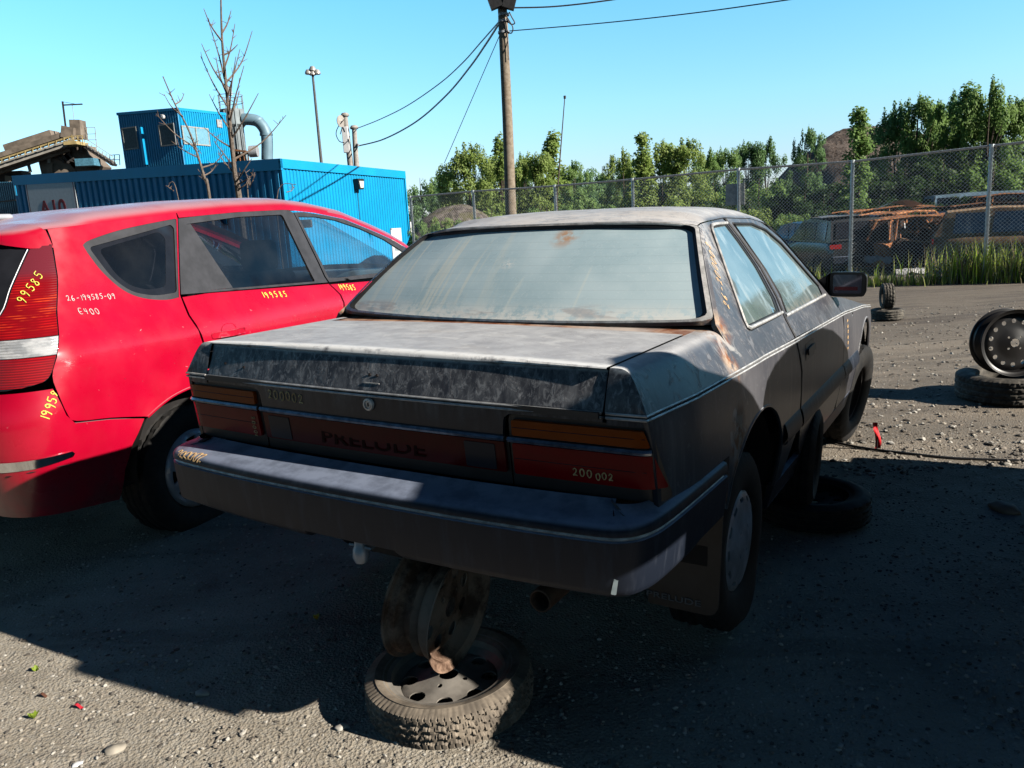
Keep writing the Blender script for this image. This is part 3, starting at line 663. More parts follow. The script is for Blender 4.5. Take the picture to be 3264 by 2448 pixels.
# rear bumper
def bpath(n=90):
    P = spline([(-.853, .60), (-.848, .40), (-.838, .18), (-.822, .085), (-.785, .030), (-.70, .004), (-.4, -.020), (0, -.028), (.4, -.020), (.70, .004), (.785, .030), (.822, .085), (.838, .18), (.848, .40), (.853, .60)], 12)
    L = [0.0]
    for a, b in zip(P, P[1:]): L.append(L[-1] + (b - a).length)
    return P, L
bP, bL = bpath()
def bat(t):
    q = t * bL[-1]; j = max(0, min(len(bP) - 2, int(np.searchsorted(bL, q, 'right')) - 1)); f = (q - bL[j]) / (bL[j + 1] - bL[j]); p = bP[j].lerp(bP[j + 1], f)
    d = (bP[min(j + 2, len(bP) - 1)] - bP[max(j - 1, 0)]).normalized(); return p, Vector((d.y, -d.x))
bprof = [(.130, .618, 1), (.100, .606, 1), (.060, .600, 1), (.020, .596, 1), (.006, .590, 1), (0, .580, 0), (0, .571, 0), (.007, .568, 0), (.007, .560, 0), (0, .557, 0), (0, .545, 0), (.003, .50, 0), (.010, .440, 0), (.016, .425, 2), (.035, .412, 2), (.10, .405, 2)]
def bump_(a, b, prof=bprof):
    p, n = bat(a); k = prof[int(round(b * (len(prof) - 1)))]; side = min(1, max(0, (abs(p.x) - .80) / .04)) if p.y > .05 else 0
    ins = k[0] * (1 - .72 * side) if k[2] == 1 else k[0]; z = k[1]
    if k[2] == 2:
        z += .062 * (1 / (1 + math.exp((abs(p.x + .005) - .150) * 220))) + .012 * max(0, -p.x / .8) * (1 - side)
        z += .05 * max(0, (p.y - .35) / .25) ** 1.5
    q = p - n * ins; return (q.x, q.y, z)
bmp = MB().grid(bump_, 170, len(bprof)).build('rear_bumper', M_['bumper'], coupe, angle=38)
MB().tube([(bump_(a, 7.5 / 15)[0], bump_(a, 7.5 / 15)[1], .564) for a in np.linspace(.01, .99, 120)], .0042, 5).build('bumper_insert', M_['trim'], bmp)
MB().box((-.0, .14, .47), (1.25, .10, .05)).build('bumper_beam', M_['under'], bmp, smooth=False)
sc_ = MB(); sc_.panel(rounded([(.752, .432), (.760, .475), (.769, .512), (.775, .508), (.768, .470), (.763, .430)], .003), lambda x, z: (x, .022 + max(0, x - .75) * .5 - .004, z), .01, (), 0); sc_.build('scrape', flat('scraped_plastic', (.30, .36, .38), .6), bmp)
# under the tail: exhaust, tow eye, lower valance, mud flap
MB().lathe([(.030, .30), (.030, 0), (.026, -.002), (.0245, .002), (.0245, .30)], 20, 'Y').build('exhaust_pipe', rust_mat('rusty_exhaust', (.06, .035, .025), (.16, .09, .06), (.09, .07, .06)), coupe, M=Matrix.Translation((.538, .07, .345)))
th = MB(); th.lathe([(.001, .02), (.016, .02), (.018, .0), (.022, -.005), (.024, -.03), (.018, -.045), (.001, -.045)], 16, 'Z'); th.box((0, .05, -.01), (.02, .10, .02)); th.bar((-.04, 0, .0), (.04, 0, 0), .004)
th.build('tow_eye', M_['hubsilver'], coupe, M=Matrix.Translation((-.012, .035, .402)))
MB().box((-.01, .20, .37), (.20, .02, .12)).build('tow_bracket', M_['under'], coupe, smooth=False)
for s_ in (1, -1):
    mf = MB().panel(rounded([(s_ * .62, .44), (s_ * .62, .128), (s_ * .835, .128), (s_ * .842, .44)], [0, .01, .04, 0]), lambda x, z: (x, .60 + .03 * (z - .3), z), .06, (), .006, flip=(s_ > 0), back=True).build('mud_flap', M_['rubber'], coupe)
    letters('lettering', 'PRELUDE', .026, M_['letter_pale'], mf, Matrix.Translation((s_ * .70, .587, .160)) @ Matrix.Rotation(R(90), 4, 'X'), font_w=1.55)
ub = MB(); ub.box((0, .48, .46), (1.20, .50, .18)); ub.box((0, 2.1, .35), (1.44, 2.6, .12)); ub.box((0, 3.85, .42), (1.2, .55, .36)); ub.box((0, .99, .50), (.95, .9, .16)); ub.box((0, 3.5, .45), (.9, .9, .2))
ub.build('underbody', M_['under'], coupe, smooth=False)
ib = MB(); ib.box((0, 1.9, .60), (1.42, 1.9, .50)); ib.box((0, .45, .76), (1.36, .52, .26)); ib.box((0, 3.4, .52), (1.3, 1.2, .24)); ib.build('inner_shell', M_['under'], coupe, smooth=False)
def bolster(name, c, size, parent, mat): return MB().box(c, size).build(name, mat, parent, bevel=min(size) * .35, seg=3)
for x in (-.36, .36):
    bolster('seat_back', (x, 2.0, .93), (.46, .14, .40), coupe, M_['seat']); bolster('headrest', (x, 2.0, 1.14), (.22, .09, .10), coupe, M_['seat'])
# wheels
def coupe_wheel(x, y, z, side, steer, flatten, cap_):
    wg = empty('wheel'); wg.parent = coupe; wg.location = (x, y, z); wg.rotation_euler = (0, 0, (0 if side > 0 else math.pi) + steer)
    make_tyre(.300, .185, .168, 'block', 110, flatten).build('tyre', M_['tyre'], wg, M=Matrix.Translation((-.07, 0, 0)))
    make_rim(.168, .15, 8, .015, .02, .0).build('rim', M_['under'], wg, M=Matrix.Translation((-.07, 0, 0)))
    if cap_:
        ro = .178
        def F(u, v):
            r = math.hypot(u, v) / ro; return (.026 - .020 * r ** 3 + (.006 if r < .22 else 0) - (.02 * max(0, (r - .93) / .07)), u, v)
        hs = []
        for i in range(12):
            a = 2 * math.pi * i / 12; c = (.80 * ro * math.cos(a), .80 * ro * math.sin(a)); t = V(-math.sin(a), math.cos(a)); n = V(math.cos(a), math.sin(a))
            hs.append([(c[0] + t.x * q[0] + n.x * q[1], c[1] + t.y * q[0] + n.y * q[1]) for q in rounded([(-.017, -.007), (.017, -.007), (.019, .007), (-.019, .007)], .005, 2)])
        for i in range(4):
            a = math.pi / 4 + i * math.pi / 2; hs.append([(.055 * math.cos(a) + .008 * math.cos(b), .055 * math.sin(a) + .008 * math.sin(b)) for b in [2 * math.pi * j / 8 for j in range(8)]])
        MB().panel([(ro * math.cos(2 * math.pi * i / 60), ro * math.sin(2 * math.pi * i / 60)) for i in range(60)], F, .016, hs, .008).build('hubcap', M_['hubgrey'], wg, angle=50)
    return wg
coupe_wheel(.778, .985, .212, 1, 0, .035, True); coupe_wheel(-.778, .985, .212, -1, 0, .03, True)
fwh = coupe_wheel(.80, 3.53, .205, 1, R(-6), 0, False); fwh.rotation_euler = (0, R(8), R(-6)); coupe_wheel(-.76, 3.50, .205, -1, R(-14), 0, False)
# paint-marker numbers
bv = lambda *n: bvh_of([o for o in bpy.data.objects if o.type == 'MESH' and (o.parent is coupe or (o.parent and o.parent.parent is coupe)) and o.name.split('.')[0] in n])
up_, back_ = V(0, 0, 1), V(0, -1, 0)
B1 = bv('trunk_lid', 'tail_panel'); B2 = bv('red_lens'); B3 = bv('quarter_panel', 'door', 'front_fender'); B4 = bv('rear_bumper')
write('marker_number', '200002', B1, (-.410, .05, .776), (1, 0, 0), up_, back_, .026, M_['chalk_o'], coupe, .0042, 1.0, drift=-.0)
write('marker_number', '200', B2, (.607, .05, .664), (1, 0, 0), up_, back_, .019, M_['chalk_o'], coupe, .0035, .95, seed=3)
write('marker_number', '002', B2, (.667, .05, .662), (1, 0, 0), up_, back_, .017, M_['chalk_o'], coupe, .0035, .95, seed=4)
write('marker_number', '20002', B2, (-.502, .05, .712), (0, 0, -1), (1, 0, 0), back_, .014, M_['chalk_o'], coupe, .003, 1.1, seed=5)
write('marker_number', '200002', B4, (-.745, -.005, .70), (1, 0, 0), (0, 1, 0), up_, .032, M_['chalk_o'], coupe, .006, .75, seed=6)
write('marker_number', '26-200002', B3, (.9, .990, .980), V(0, .733, .68), V(0, -.68, .733), (1, 0, 0), .028, M_['chalk_o'], coupe, .004, 1.15, seed=7)
write('marker_number', '200002', B3, (.9, 2.755, .745), (0, .12, -1), (0, 1, .12), (1, 0, 0), .022, M_['chalk_o'], coupe, .006, 1.3, seed=8)
# ------------------------------------------------------------------ the red wagon (own frame: X right, Y forward, Z up)
def red_paint():
    s = Sh('red_paint', .30, 0, .5, .75)
    n = s.noise(4, 5); sc = s.noise(1, 5, stretch=(8, 8, 50), rough=.7)
    c = s.mix(s.ramp(n, .3, .7), (.46, .001, .022), (.52, .002, .030))
    spk = s.mul(s.ramp(s.noise(38, 6, rough=.75, dist=.6), .665, .70), s.mul(s.ramp(s.axis(2), .45, .75), s.ramp(s.axis(2), .98, .9)))
    c = s.mix(s.mul(spk, .8), c, (.72, .45, .48))
    up = s.mul(s.ramp(s.nrm(2), .55, .97), s.ramp(s.noise(6, 5), .2, .55, .75, 1))
    c = s.mix(s.mul(up, .78), c, (.50, .36, .41))
    dirt = s.mul(s.ramp(s.axis(2), .45, .18), s.ramp(s.noise(9, 5), .35, .65)); c = s.mix(s.mul(dirt, .5), c, (.10, .05, .05))
    s.col(c); s.rough(s.ramp(s.noise(7, 4), .3, .7, .24, .38)); s.put(s.b.inputs['Coat Weight'], s.ramp(up, 0, 1, .7, .12)); s.b.inputs['Coat Roughness'].default_value = .14; s.bump(s.noise(3.5, 3), .05, .02); return s.m
def clear_glass(name, tintc, gloss=.10, dusty=.05):
    m = bpy.data.materials.new(name); m.use_nodes = True; N = m.node_tree.nodes; L = m.node_tree.links
    for n in list(N): N.remove(n)
    out = N.new('ShaderNodeOutputMaterial'); tr = N.new('ShaderNodeBsdfTransparent'); gl = N.new('ShaderNodeBsdfGlossy'); df = N.new('ShaderNodeBsdfDiffuse')
    tr.inputs[0].default_value = (*tintc, 1); gl.inputs['Roughness'].default_value = .04; gl.inputs[0].default_value = (.9, .95, 1, 1); df.inputs[0].default_value = (.35, .36, .36, 1)
    fr = N.new('ShaderNodeFresnel'); fr.inputs[0].default_value = 1.5; ad = N.new('ShaderNodeMath'); ad.inputs[1].default_value = gloss - .04; L.new(fr.outputs[0], ad.inputs[0])
    a = N.new('ShaderNodeMixShader'); b = N.new('ShaderNodeMixShader'); nz = N.new('ShaderNodeTexNoise'); nz.inputs['Scale'].default_value = 7; nz.inputs['Detail'].default_value = 6
    tc = N.new('ShaderNodeTexCoord'); L.new(tc.outputs['Object'], nz.inputs['Vector']); mr = N.new('ShaderNodeMapRange'); L.new(nz.outputs[0], mr.inputs[0])
    for i, v in zip((1, 2, 3, 4), (.3, .75, dusty * .4, dusty * 2)): mr.inputs[i].default_value = v
    L.new(mr.outputs[0], a.inputs[0]); L.new(tr.outputs[0], a.inputs[1]); L.new(df.outputs[0], a.inputs[2])
    L.new(ad.outputs[0], b.inputs[0]); L.new(a.outputs[0], b.inputs[1]); L.new(gl.outputs[0], b.inputs[2]); L.new(b.outputs[0], out.inputs[0]); return m
M_['red'] = red_paint()
M_['tint'] = clear_glass('tinted_glass', (.22, .24, .28), .06, .018); M_['clear'] = clear_glass('clear_glass', (.88, .94, .95), .07, .05)
M_['wtrim'] = flat('grey_window_surround', (.040, .040, .047), .55, var=.25, scale=14); M_['frit'] = flat('black_glass_border', (.018, .019, .024), .12, var=.2)
def lamp_red():
    s = Sh('glossy_red_lamp', .10, 0, .6, .6)
    w = s.math('SINE', s.mul(s.axis(2), 2 * math.pi / .010)); n = s.noise(1, 3, stretch=(9, 9, 40))
    c = s.mix(s.mul(s.ramp(w, -.2, .9), s.ramp(s.noise(6, 3), .4, .6)), (.22, .004, .008), (.46, .008, .010))
    b = s.mul(s.mul(s.ramp(w, .2, .9), s.ramp(n, .50, .62)), s.mul(s.ramp(s.axis(2), .95, 1.0), s.ramp(s.axis(2), 1.16, 1.08)))
    c = s.mix(s.mul(b, .6), c, (.90, .10, .02)); c = s.mix(s.ramp(s.axis(2), 1.14, 1.20), c, (.16, .022, .035))
    s.col(c); s.bump(w, .10, .002); return s.m
def lamp_clear():
    s = Sh('clear_reverse_lamp', .08, .0, .8, .8); w = s.math('SINE', s.mul(s.axis(2), 2 * math.pi / .011)); n = s.noise(1, 4, stretch=(16, 16, 30))
    s.col(s.mix(s.ramp(n, .35, .65), (.45, .47, .50), (.85, .86, .88))); s.b.inputs['Metallic'].default_value = .35; s.bump(s.math('ADD', w, n), .5, .003); return s.m
M_['lampred'] = lamp_red(); M_['lampclear'] = lamp_clear(); M_['chromebright'] = flat('polished_strip', (.75, .76, .78), .10, 1.0, var=.05)
WAG = empty('red_wagon', 'glossy red estate car on the left with yellow numbers written on it', 'car', loc=(-2.7107, 3.3399, .1219), rz=-.4135)
def yrear(z): return interp(z, [.2, .45, .62, .75, .95, 1.3, 1.45], [.10, .03, .03, .09, .12, .30, .36])
def FW(q, z):
    off = interp(z, [.15, .2, .45, .6, .75, .85, .93, 1.02, 1.1, 1.4, 1.5], [-.10, -.08, -.02, -.008, -.004, -.010, -.052, -.103, -.129, -.222, -.262])
    r = .24; yr = yrear(z); q0 = yr + r
    def Wd(y):
        v = interp(y, [.2, .6, 1.0, 3.0, 3.8, 4.3], [.855, .872, .8825, .88, .86, .72]) + off
        d = math.hypot(y - .922, z - .24); d2 = math.hypot(y - 3.62, z - .24)
        return v + .016 * max(0, min(1, (.46 - min(d, d2)) / .06))
    if q >= q0: return Vector((Wd(q), q, z))
    th = (q0 - q) / r
    if th < math.pi / 2: return Vector((Wd(q0) - r + r * math.cos(th), q0 - r * math.sin(th), z))
    return Vector((Wd(q0) - r - r * (th - math.pi / 2), yr, z))
def qc(z): return yrear(z) + .24 - .24 * math.pi / 2 - (FW(yrear(z) + .24, z).x - .24)    # q at the centre line
def zr(y): return interp(y, [.40, .44, .8, 1.17, 1.6, 2.03, 2.29, 2.6, 2.905, 3.13, 3.3, 3.5], [1.360, 1.366, 1.395, 1.425, 1.449, 1.459, 1.438, 1.392, 1.300, 1.226, 1.152, 1.03])
rp = M_['red']
wq_out = [tuple(p) for p in spline([(.575, 1.291), (.619, 1.312), (.788, 1.350), (.99, 1.379), (1.145, 1.397)], 4)] + [(1.150, 1.39), (.985, 1.020)] + [tuple(p) for p in spline([(.985, 1.016), (.9, 1.012), (.779, 1.034), (.691, 1.08), (.623, 1.164), (.588, 1.243), (.575, 1.291)], 4)][:-1]
for s_ in (1, -1):
    mx = lambda p, s_=s_: Vector((s_ * p.x, p.y, p.z)); fl = s_ < 0
    F = lambda q, z, s_=s_, o=0.0: (lambda p: Vector((s_ * (p.x + o), p.y, p.z)))(FW(q, z))
    wa = [tuple(p) for p in spline([(1.295, .24), (1.29, .32), (1.25, .43), (1.17, .520), (1.05, .575), (.92, .592), (.79, .578), (.69, .545), (.615, .508)], 4)]
    qp = [tuple(p) for p in spline([(.605, .513), (.44, .548), (.279, .574), (.243, .608), (.222, .70), (.216, .775), (.249, .849), (.301, .935), (.395, 1.131), (.422, 1.214), (.447, 1.306), (.452, 1.366)], 3)]
    qp += [(y, zr(y)) for y in (.6, .8, 1.0, 1.166)] + [(1.160, 1.395), (.993, 1.026), (.974, .928), (1.000, .778), (1.08, .66), (1.20, .60), (1.30, .50), (1.345, .35), (1.345, .24)] + wa
    mb = MB(); mb.panel(qp[::-1], F, .05, [wq_out], .012, fl); mb.build('quarter_panel', rp, WAG, angle=50)
    MB().tube([tuple(F(q, z) + V(-s_ * .004, 0, 0)) for q, z in wa], .008, 6).build('arch_lip', rp, WAG)
    MB().grid(lambda a, b, s_=s_: (s_ * (.83 - .35 * b), .922 + .38 * math.cos(math.pi * (1 - a)), .22 + .40 * math.sin(math.pi * a)), 20, 3).build('wheel_well', M_['under'], WAG)
    # quarter window : surround, black border, tinted pane
    g1 = rounded([(.602, 1.280), (1.105, 1.368), (1.118, 1.35), (.985, 1.040), (.85, 1.036), (.73, 1.068), (.655, 1.145)], [.02, .02, .01, .02, .06, .06, .06])
    g2 = rounded([(.650, 1.268), (1.015, 1.335), (1.045, 1.305), (.938, 1.072), (.83, 1.066), (.74, 1.098), (.690, 1.155)], [.03, .03, .03, .03, .06, .06, .05])
    qw = MB().panel(wq_out[::-1], lambda q, z: F(q, z, o=-.003), .05, [g1], .010, fl).build('quarter_window', M_['wtrim'], WAG)
    MB().panel(g1[::-1], lambda q, z: F(q, z, o=-.009), .05, [g2], .004, fl).build('window_border', M_['frit'], qw)
    MB().panel(g2[::-1], lambda q, z: F(q, z, o=-.010), .06, (), 0, fl).build('window_pane', M_['tint'], qw)
    # rear door
    rd = [(1.012, .778), (.986, .928), (1.002, 1.014), (1.18, 1.016), (2.168, .972), (2.216, .898), (2.200, .80), (2.13, .60), (2.09, .30), (1.40, .28), (1.375, .40), (1.33, .51), (1.22, .615), (1.09, .675)]
    door = MB().panel(rd, F, .06, (), .012, fl).build('rear_door', rp, WAG, angle=50)
    fo = [(1.168, zr(1.17) - .028)] + [(y, zr(y) - .024) for y in (1.4, 1.7, 2.03)] + [(2.096, 1.418), (2.158, 1.10), (2.172, .982), (1.18, 1.020), (1.004, 1.028)]
    gl = rounded([(1.205, 1.368), (1.60, 1.398), (1.985, 1.407), (2.062, .998), (1.200, 1.030)], [.01, 0, .02, .02, .01])
    MB().panel(fo[::-1], lambda q, z: F(q, z, o=-.002), .05, [gl], .012, fl).build('window_surround', M_['wtrim'], door)
    MB().panel(gl[::-1], lambda q, z: F(q, z, o=-.010), .06, (), 0, fl).build('window_pane', M_['tint'], door)
    MB().panel([(1.205, 1.368), (1.205, 1.03), (1.37, 1.026), (1.24, 1.371)], lambda q, z: F(q, z, o=-.007), .06, (), 0, fl).build('window_divider', M_['wtrim'], door)
    hb = MB(); hb.panel(rounded([(1.065, .797), (1.065, .826), (1.31, .822), (1.31, .793)], .012), lambda q, z: F(q, z, o=.034 * min(1, 6 * min(q - 1.05, 1.325 - q))), .02, (), .024, fl, back=True); hb.build('door_handle', rp, door, bevel=.004)
    MB().grid(lambda a, b: F(1.19 + .055 * b * math.cos(2 * math.pi * a), .828 + .032 * b * math.sin(2 * math.pi * a), o=-.012 * (1 - b) + .0015), 20, 4, True, False).build('handle_recess', rp, door)
    # front door
    fd = [(2.214, .80), (2.230, .898), (2.182, .968), (2.70, .946), (3.32, .93), (3.40, .90), (3.41, .60), (3.30, .35), (3.22, .28), (2.105, .30), (2.145, .60)]
    fdoor = MB().panel(fd[::-1], F, .06, (), .012, fl).build('front_door', rp, WAG, angle=50)
    fo = [(2.103, 1.418)] + [(y, zr(y) - .026) for y in (2.2, 2.4, 2.6, 2.9, 3.13, 3.3)] + [(3.42, 1.02), (3.42, .95), (2.186, .982), (2.170, 1.10)]
    gl = [(2.130, 1.392), (2.30, 1.388), (2.50, 1.362), (2.75, 1.300), (3.0, 1.215), (3.23, 1.105), (3.30, .985), (2.30, 1.000), (2.205, 1.008), (2.195, 1.10)]
    MB().panel(fo[::-1], lambda q, z: F(q, z, o=-.002), .05, [gl], .012, fl).build('window_surround', M_['wtrim'], fdoor)
    MB().panel(gl[::-1], lambda q, z: F(q, z, o=-.010), .06, (), 0, fl).build('window_pane', M_['clear'], fdoor)
    # cant rail strip between doors and roof, front fender
    MB().grid(lambda a, b: F(1.172 + 2.30 * a, zr(1.172 + 2.30 * a) - .024 * b), 40, 3).build('roof_rail', rp, WAG)
    MB().panel([(3.42, .93), (3.5, 1.0), (3.9, .90), (4.3, .74), (4.35, .30), (4.02, .28), (3.99, .42), (3.88, .55), (3.72, .60), (3.52, .60), (3.36, .55), (3.27, .40), (3.26, .28), (3.23, .28), (3.31, .35), (3.42, .60)], F, .07, (), .01, not fl).build('front_fender', rp, WAG)
    MB().panel([(1.39, .20), (1.39, .275), (3.22, .275), (3.22, .20)], F, .08, (), .02, fl).build('sill', rp, WAG)
    # tail lamp
    le = [tuple(p) for p in spline([(.442, 1.304), (.418, 1.214), (.391, 1.131), (.297, .935), (.245, .849), (.212, .785), (.165, .752), (.011, .732)], 4)]
    li = [tuple(p) for p in spline([(-.16, .735), (-.13, .84), (-.02, .93), (.138, 1.032), (.219, 1.133), (.305, 1.236), (.348, 1.286)], 4)]
    lz = lambda L, z: interp(z, sorted([p[1] for p in L]), [p[0] for p in sorted(L, key=lambda p: p[1])])
    def lampband(z0, z1, name, mat, par, o, trim=0.004):
        zs_ = np.linspace(z0, z1, max(3, int((z1 - z0) / .012)))
        fn = lambda a, b: (lambda z: F(lz(li, z) + trim + (lz(le, z) - trim - lz(li, z) - trim) * a, z, o=o))(z0 + (z1 - z0) * b)
        return MB().grid(fn if not fl else (lambda a, b: fn(1 - a, b)), 14, len(zs_)).build(name, mat, par)
    lamp = lampband(.735, 1.302, 'tail_light', M_['frit'], WAG, .0005, .0)
    lampband(.742, .858, 'red_lens', M_['lampred'], lamp, .004); lampband(.861, .931, 'clear_lens', M_['lampclear'], lamp, .007); lampband(.934, 1.298, 'red_lens', M_['lampred'], lamp, .004)
    # tailgate: glass and lower panel ; spoiler
    tg = lambda a, b: (lambda z: F(qc(z) + (lz(li, z) - .004 - qc(z)) * a, z))(.74 + (1.02 - .74) * b)
    gate = MB().grid(tg if not fl else (lambda a, b: tg(1 - a, b)), 12, 10).build('tailgate', rp, WAG)
    tg2 = lambda a, b: (lambda z: F(qc(z) + (lz(li, z) - .004 - qc(z)) * a, z, o=-.004))(1.02 + (1.325 - 1.02) * b)
    MB().grid(tg2 if not fl else (lambda a, b: tg2(1 - a, b)), 12, 12).build('rear_glass', M_['frit'], gate)
    MB().tube([tuple(F(q - .003, z, o=.001)) for q, z in li[6:]], .0022, 5).build('glass_edge', M_['hubgrey'], gate)
    def spo(a, b):
        zt = 1.362; zb = 1.322 - .034 * max(0, min(1, (a - .70) / .2)); z = zb + (zt - zb) * b; q = qc(z) + (.443 - qc(z)) * a; p = F(q, z); k = .03 * (1 - max(0, (a - .8) / .2)); return Vector((p.x, p.y - k * math.sin(math.pi * (.25 + .5 * b)), p.z))
    def spt(a, b):
        p0 = spo(a, 1); yy = .425; zc_ = zr(.44); x1 = F(.5, zc_).x * s_ * (p0.x * s_) / .69; r0 = Vector(roofw(a * .5 + .5, 0)) if s_ > 0 else Vector(roofw(.5 - a * .5, 0))
        return p0.lerp(r0, b)
    def roofw(a, b):
        u = abs(2 * a - 1); sg = 1 if a > .5 else -1; yr = .43 + .01 * u; yf = 2.62 - .18 * u * u; y = yr + (yf - yr) * b
        zc = interp(y, [.4, .8, 1.3, 1.9, 2.3, 2.65], [1.388, 1.455, 1.500, 1.515, 1.495, 1.435]); z3 = zr(y); x3 = FW(max(y, .55), z3).x if y < .55 else FW(y, z3).x; x3 = FW(y, z3).x
        P = [(0, zc), (.58 * x3, zc), (x3 - .05, z3 + .085 if y > .6 else z3 + .05), (x3, z3)]; t = u
        f = lambda i: P[0][i] * (1 - t) ** 3 + 3 * P[1][i] * t * (1 - t) ** 2 + 3 * P[2][i] * t * t * (1 - t) + P[3][i] * t ** 3
        return (sg * f(0), y, f(1))
    mb = MB(); mb.grid(spo if not fl else (lambda a, b: spo(1 - a, b)), 20, 5); mb.grid(spt if not fl else (lambda a, b: spt(1 - a, b)), 20, 4); mb.build('spoiler', rp, gate, weld=True, angle=50)
    # rear bumper
    bo = [(qc(.5), .215), (.30, .175), (.48, .150), (.490, .22), (.497, .291), (.531, .40), (.559, .446), (.598, .505), (.44, .540), (.270, .566), (.236, .608), (.214, .70), (.206, .725), (.011, .722), (qc(.7), .722)]
    bumper = MB().panel(bo if not fl else bo, lambda q, z: F(q, z), .05, (), .015, fl).build('rear_bumper', rp, WAG, angle=50)
    ch = [(-.55, .388), (.10, .408), (.245, .428), (.252, .440), (.240, .452), (.09, .449), (-.55, .446)]
    MB().panel(ch, lambda q, z: F(q, z, o=.004), .03, (), .006, fl).build('bright_strip', M_['chromebright'], bumper)
    MB().tube([tuple(F(q, z, o=.001)) for q, z in [(-.5, .372), (.0, .385), (.09, .395), (.2, .398), (.26, .392)]], .0025, 5).build('bumper_crease', M_['rubber'], bumper)
    for yy in (1.12, 2.06):
        for dx in ((.38,) if True else ()):
            sb = MB().box((s_ * dx, yy, .80), (.48, .13, .56)).build('seat_back', M_['seat'], WAG, bevel=.05, seg=3); sb.rotation_euler = (R(-8), 0, 0) if False else (0, 0, 0)
            MB().box((s_ * dx, yy, 1.17), (.25, .10, .19)).build('headrest', M_['seat'], WAG, bevel=.04, seg=3)
for s_ in (1, -1):
    MB().grid(lambda a, b, s_=s_: (lambda y: (lambda p: (s_ * (p.x - .075 * b), p.y + .02 * b, p.z + .040 * math.sin(b * 1.57)))(FW(y, zr(y))))(2.38 + 1.10 * a), 24, 6).build('windshield_pillar', rp, WAG, angle=60)
MB().grid(roofw, 49, 30).build('roof', rp, WAG, angle=60)
MB().grid(lambda a, b: (lambda x: Vector((x * .70, 3.45 - .16 * x * x, 1.0)).lerp(Vector((x * .585, 2.64 - .20 * x * x, 1.432 - .045 * x * x)), b))(2 * a - 1), 20, 10).build('windshield', M_['clear'], WAG)
MB().grid(lambda a, b: (lambda x, y: (x * (FW(y, interp(y, [3.4, 3.9, 4.3], [.99, .90, .74])).x - .002), y, interp(y, [3.4, 3.9, 4.35], [1.0, .90, .74]) + .04 * (1 - x * x)))(2 * a - 1, 3.42 + .92 * b), 16, 12).build('hood', rp, WAG)
MB().grid(lambda a, b: ((2 * a - 1) * .74, 4.36 + .08 * (1 - (2 * a - 1) ** 2), .20 + .55 * b), 12, 6).build('front_bumper', rp, WAG)
MB().box((0, 3.22, .93), (1.40, .36, .14)).build('dashboard', flat('grey_dashboard', (.10, .13, .15), .6), WAG, bevel=.04)
t_ = MB(); t_.v = []; t_.lathe([(.185, 0), (.195, .010), (.185, .02), (.175, .010)], 28, 'Y', True); t_.box((0, .01, 0), (.34, .02, .04)); t_.build('steering_wheel', M_['darkplastic'], WAG, M=Matrix.Translation((-.38, 2.88, .97)) @ Matrix.Rotation(R(-22), 4, 'X'))
MB().box((0, 2.98, 1.36), (.24, .02, .06)).build('rear_view_mirror', M_['darkplastic'], WAG, bevel=.01)
ib = MB(); ib.box((0, 2.0, .46), (1.5, 2.9, .16)); ib.box((0, .62, .62), (1.30, .62, .42)); ib.box((0, 3.85, .60), (1.2, .7, .5)); ib.build('cabin_floor', M_['under'], WAG, smooth=False)
ub = MB(); ub.box((0, 2.25, .27), (1.5, 3.6, .16)); ub.box((0, .92, .40), (1.0, .7, .3)); ub.box((0, .30, .36), (1.2, .35, .35)); ub.build('underbody', M_['under'], WAG, smooth=False)
an = MB().tube([(0, .66, 1.445), (0, .60, 1.50), (0, .52, 1.56), (0, .44, 1.61)], [.005, .004, .003, .003], 6); an.build('roof_aerial', M_['rubber'], WAG)
MB().box((0, .68, 1.447), (.07, .13, .03)).build('aerial_base', M_['hubsilver'], WAG, bevel=.012)
def wagon_wheel(x, y, z, side):
    wg = empty('wheel'); wg.parent = WAG; wg.location = (x, y, z); wg.rotation_euler = (0, 0, 0 if side > 0 else math.pi)
    make_tyre(.328, .20, .195, 'block', 120, .02).build('tyre', M_['tyre'], wg, M=Matrix.Translation((-.095, 0, 0)))
    ro = .200
    def F(u, v):
        r = math.hypot(u, v) / ro; a = math.atan2(v, u) * 9; return (.004 + .018 * (1 - r * r) - (.022 * max(0, (r - .94) / .06)) + .0035 * math.cos(a) * min(1, r * 1.5) * (r < .92), u, v)
    hs = []
    for i in range(9):
        a = 2 * math.pi * (i + .5) / 9
        P = [(.62, -.085), (.62, .085), (.86, .20), (.86, -.20)]
        hs.append(rounded([(ro * r_ * math.cos(a + d), ro * r_ * math.sin(a + d)) for r_, d in P], .006, 2))
    MB().panel([(ro * math.cos(2 * math.pi * i / 72), ro * math.sin(2 * math.pi * i / 72)) for i in range(72)], F, .014, hs, .012).build('hubcap', M_['hubsilver'], wg, angle=40)
    MB().lathe([(.196, -.02), (.196, -.12), (.01, -.05)], 40, 'X').build('rim', M_['under'], wg)
wagon_wheel(.812, .922, .168, 1); wagon_wheel(-.812, .922, .168, -1); wagon_wheel(.812, 3.62, .176, 1); wagon_wheel(-.812, 3.62, .176, -1)
bv = lambda *n: bvh_of([o for o in bpy.data.objects if o.type == 'MESH' and (o.parent is WAG or (o.parent and o.parent.parent is WAG)) and o.name.split('.')[0] in n])
B1 = bv('quarter_panel', 'rear_door', 'front_door'); B2 = bv('red_lens', 'clear_lens'); B3 = bv('rear_bumper')
rx = (1, 0, 0)
write('marker_number', '26-199585-09', B1, (.95, .405, 1.062), (0, 1, -.06), (0, 0, 1), rx, .022, M_['chalk_w'], WAG, .0035, .92, seed=11)
write('marker_number', 'E400', B1, (.95, .433, 1.002), (0, 1, -.1), (0, 0, 1), rx, .024, M_['chalk_w'], WAG, .0035, 1.05, seed=12)
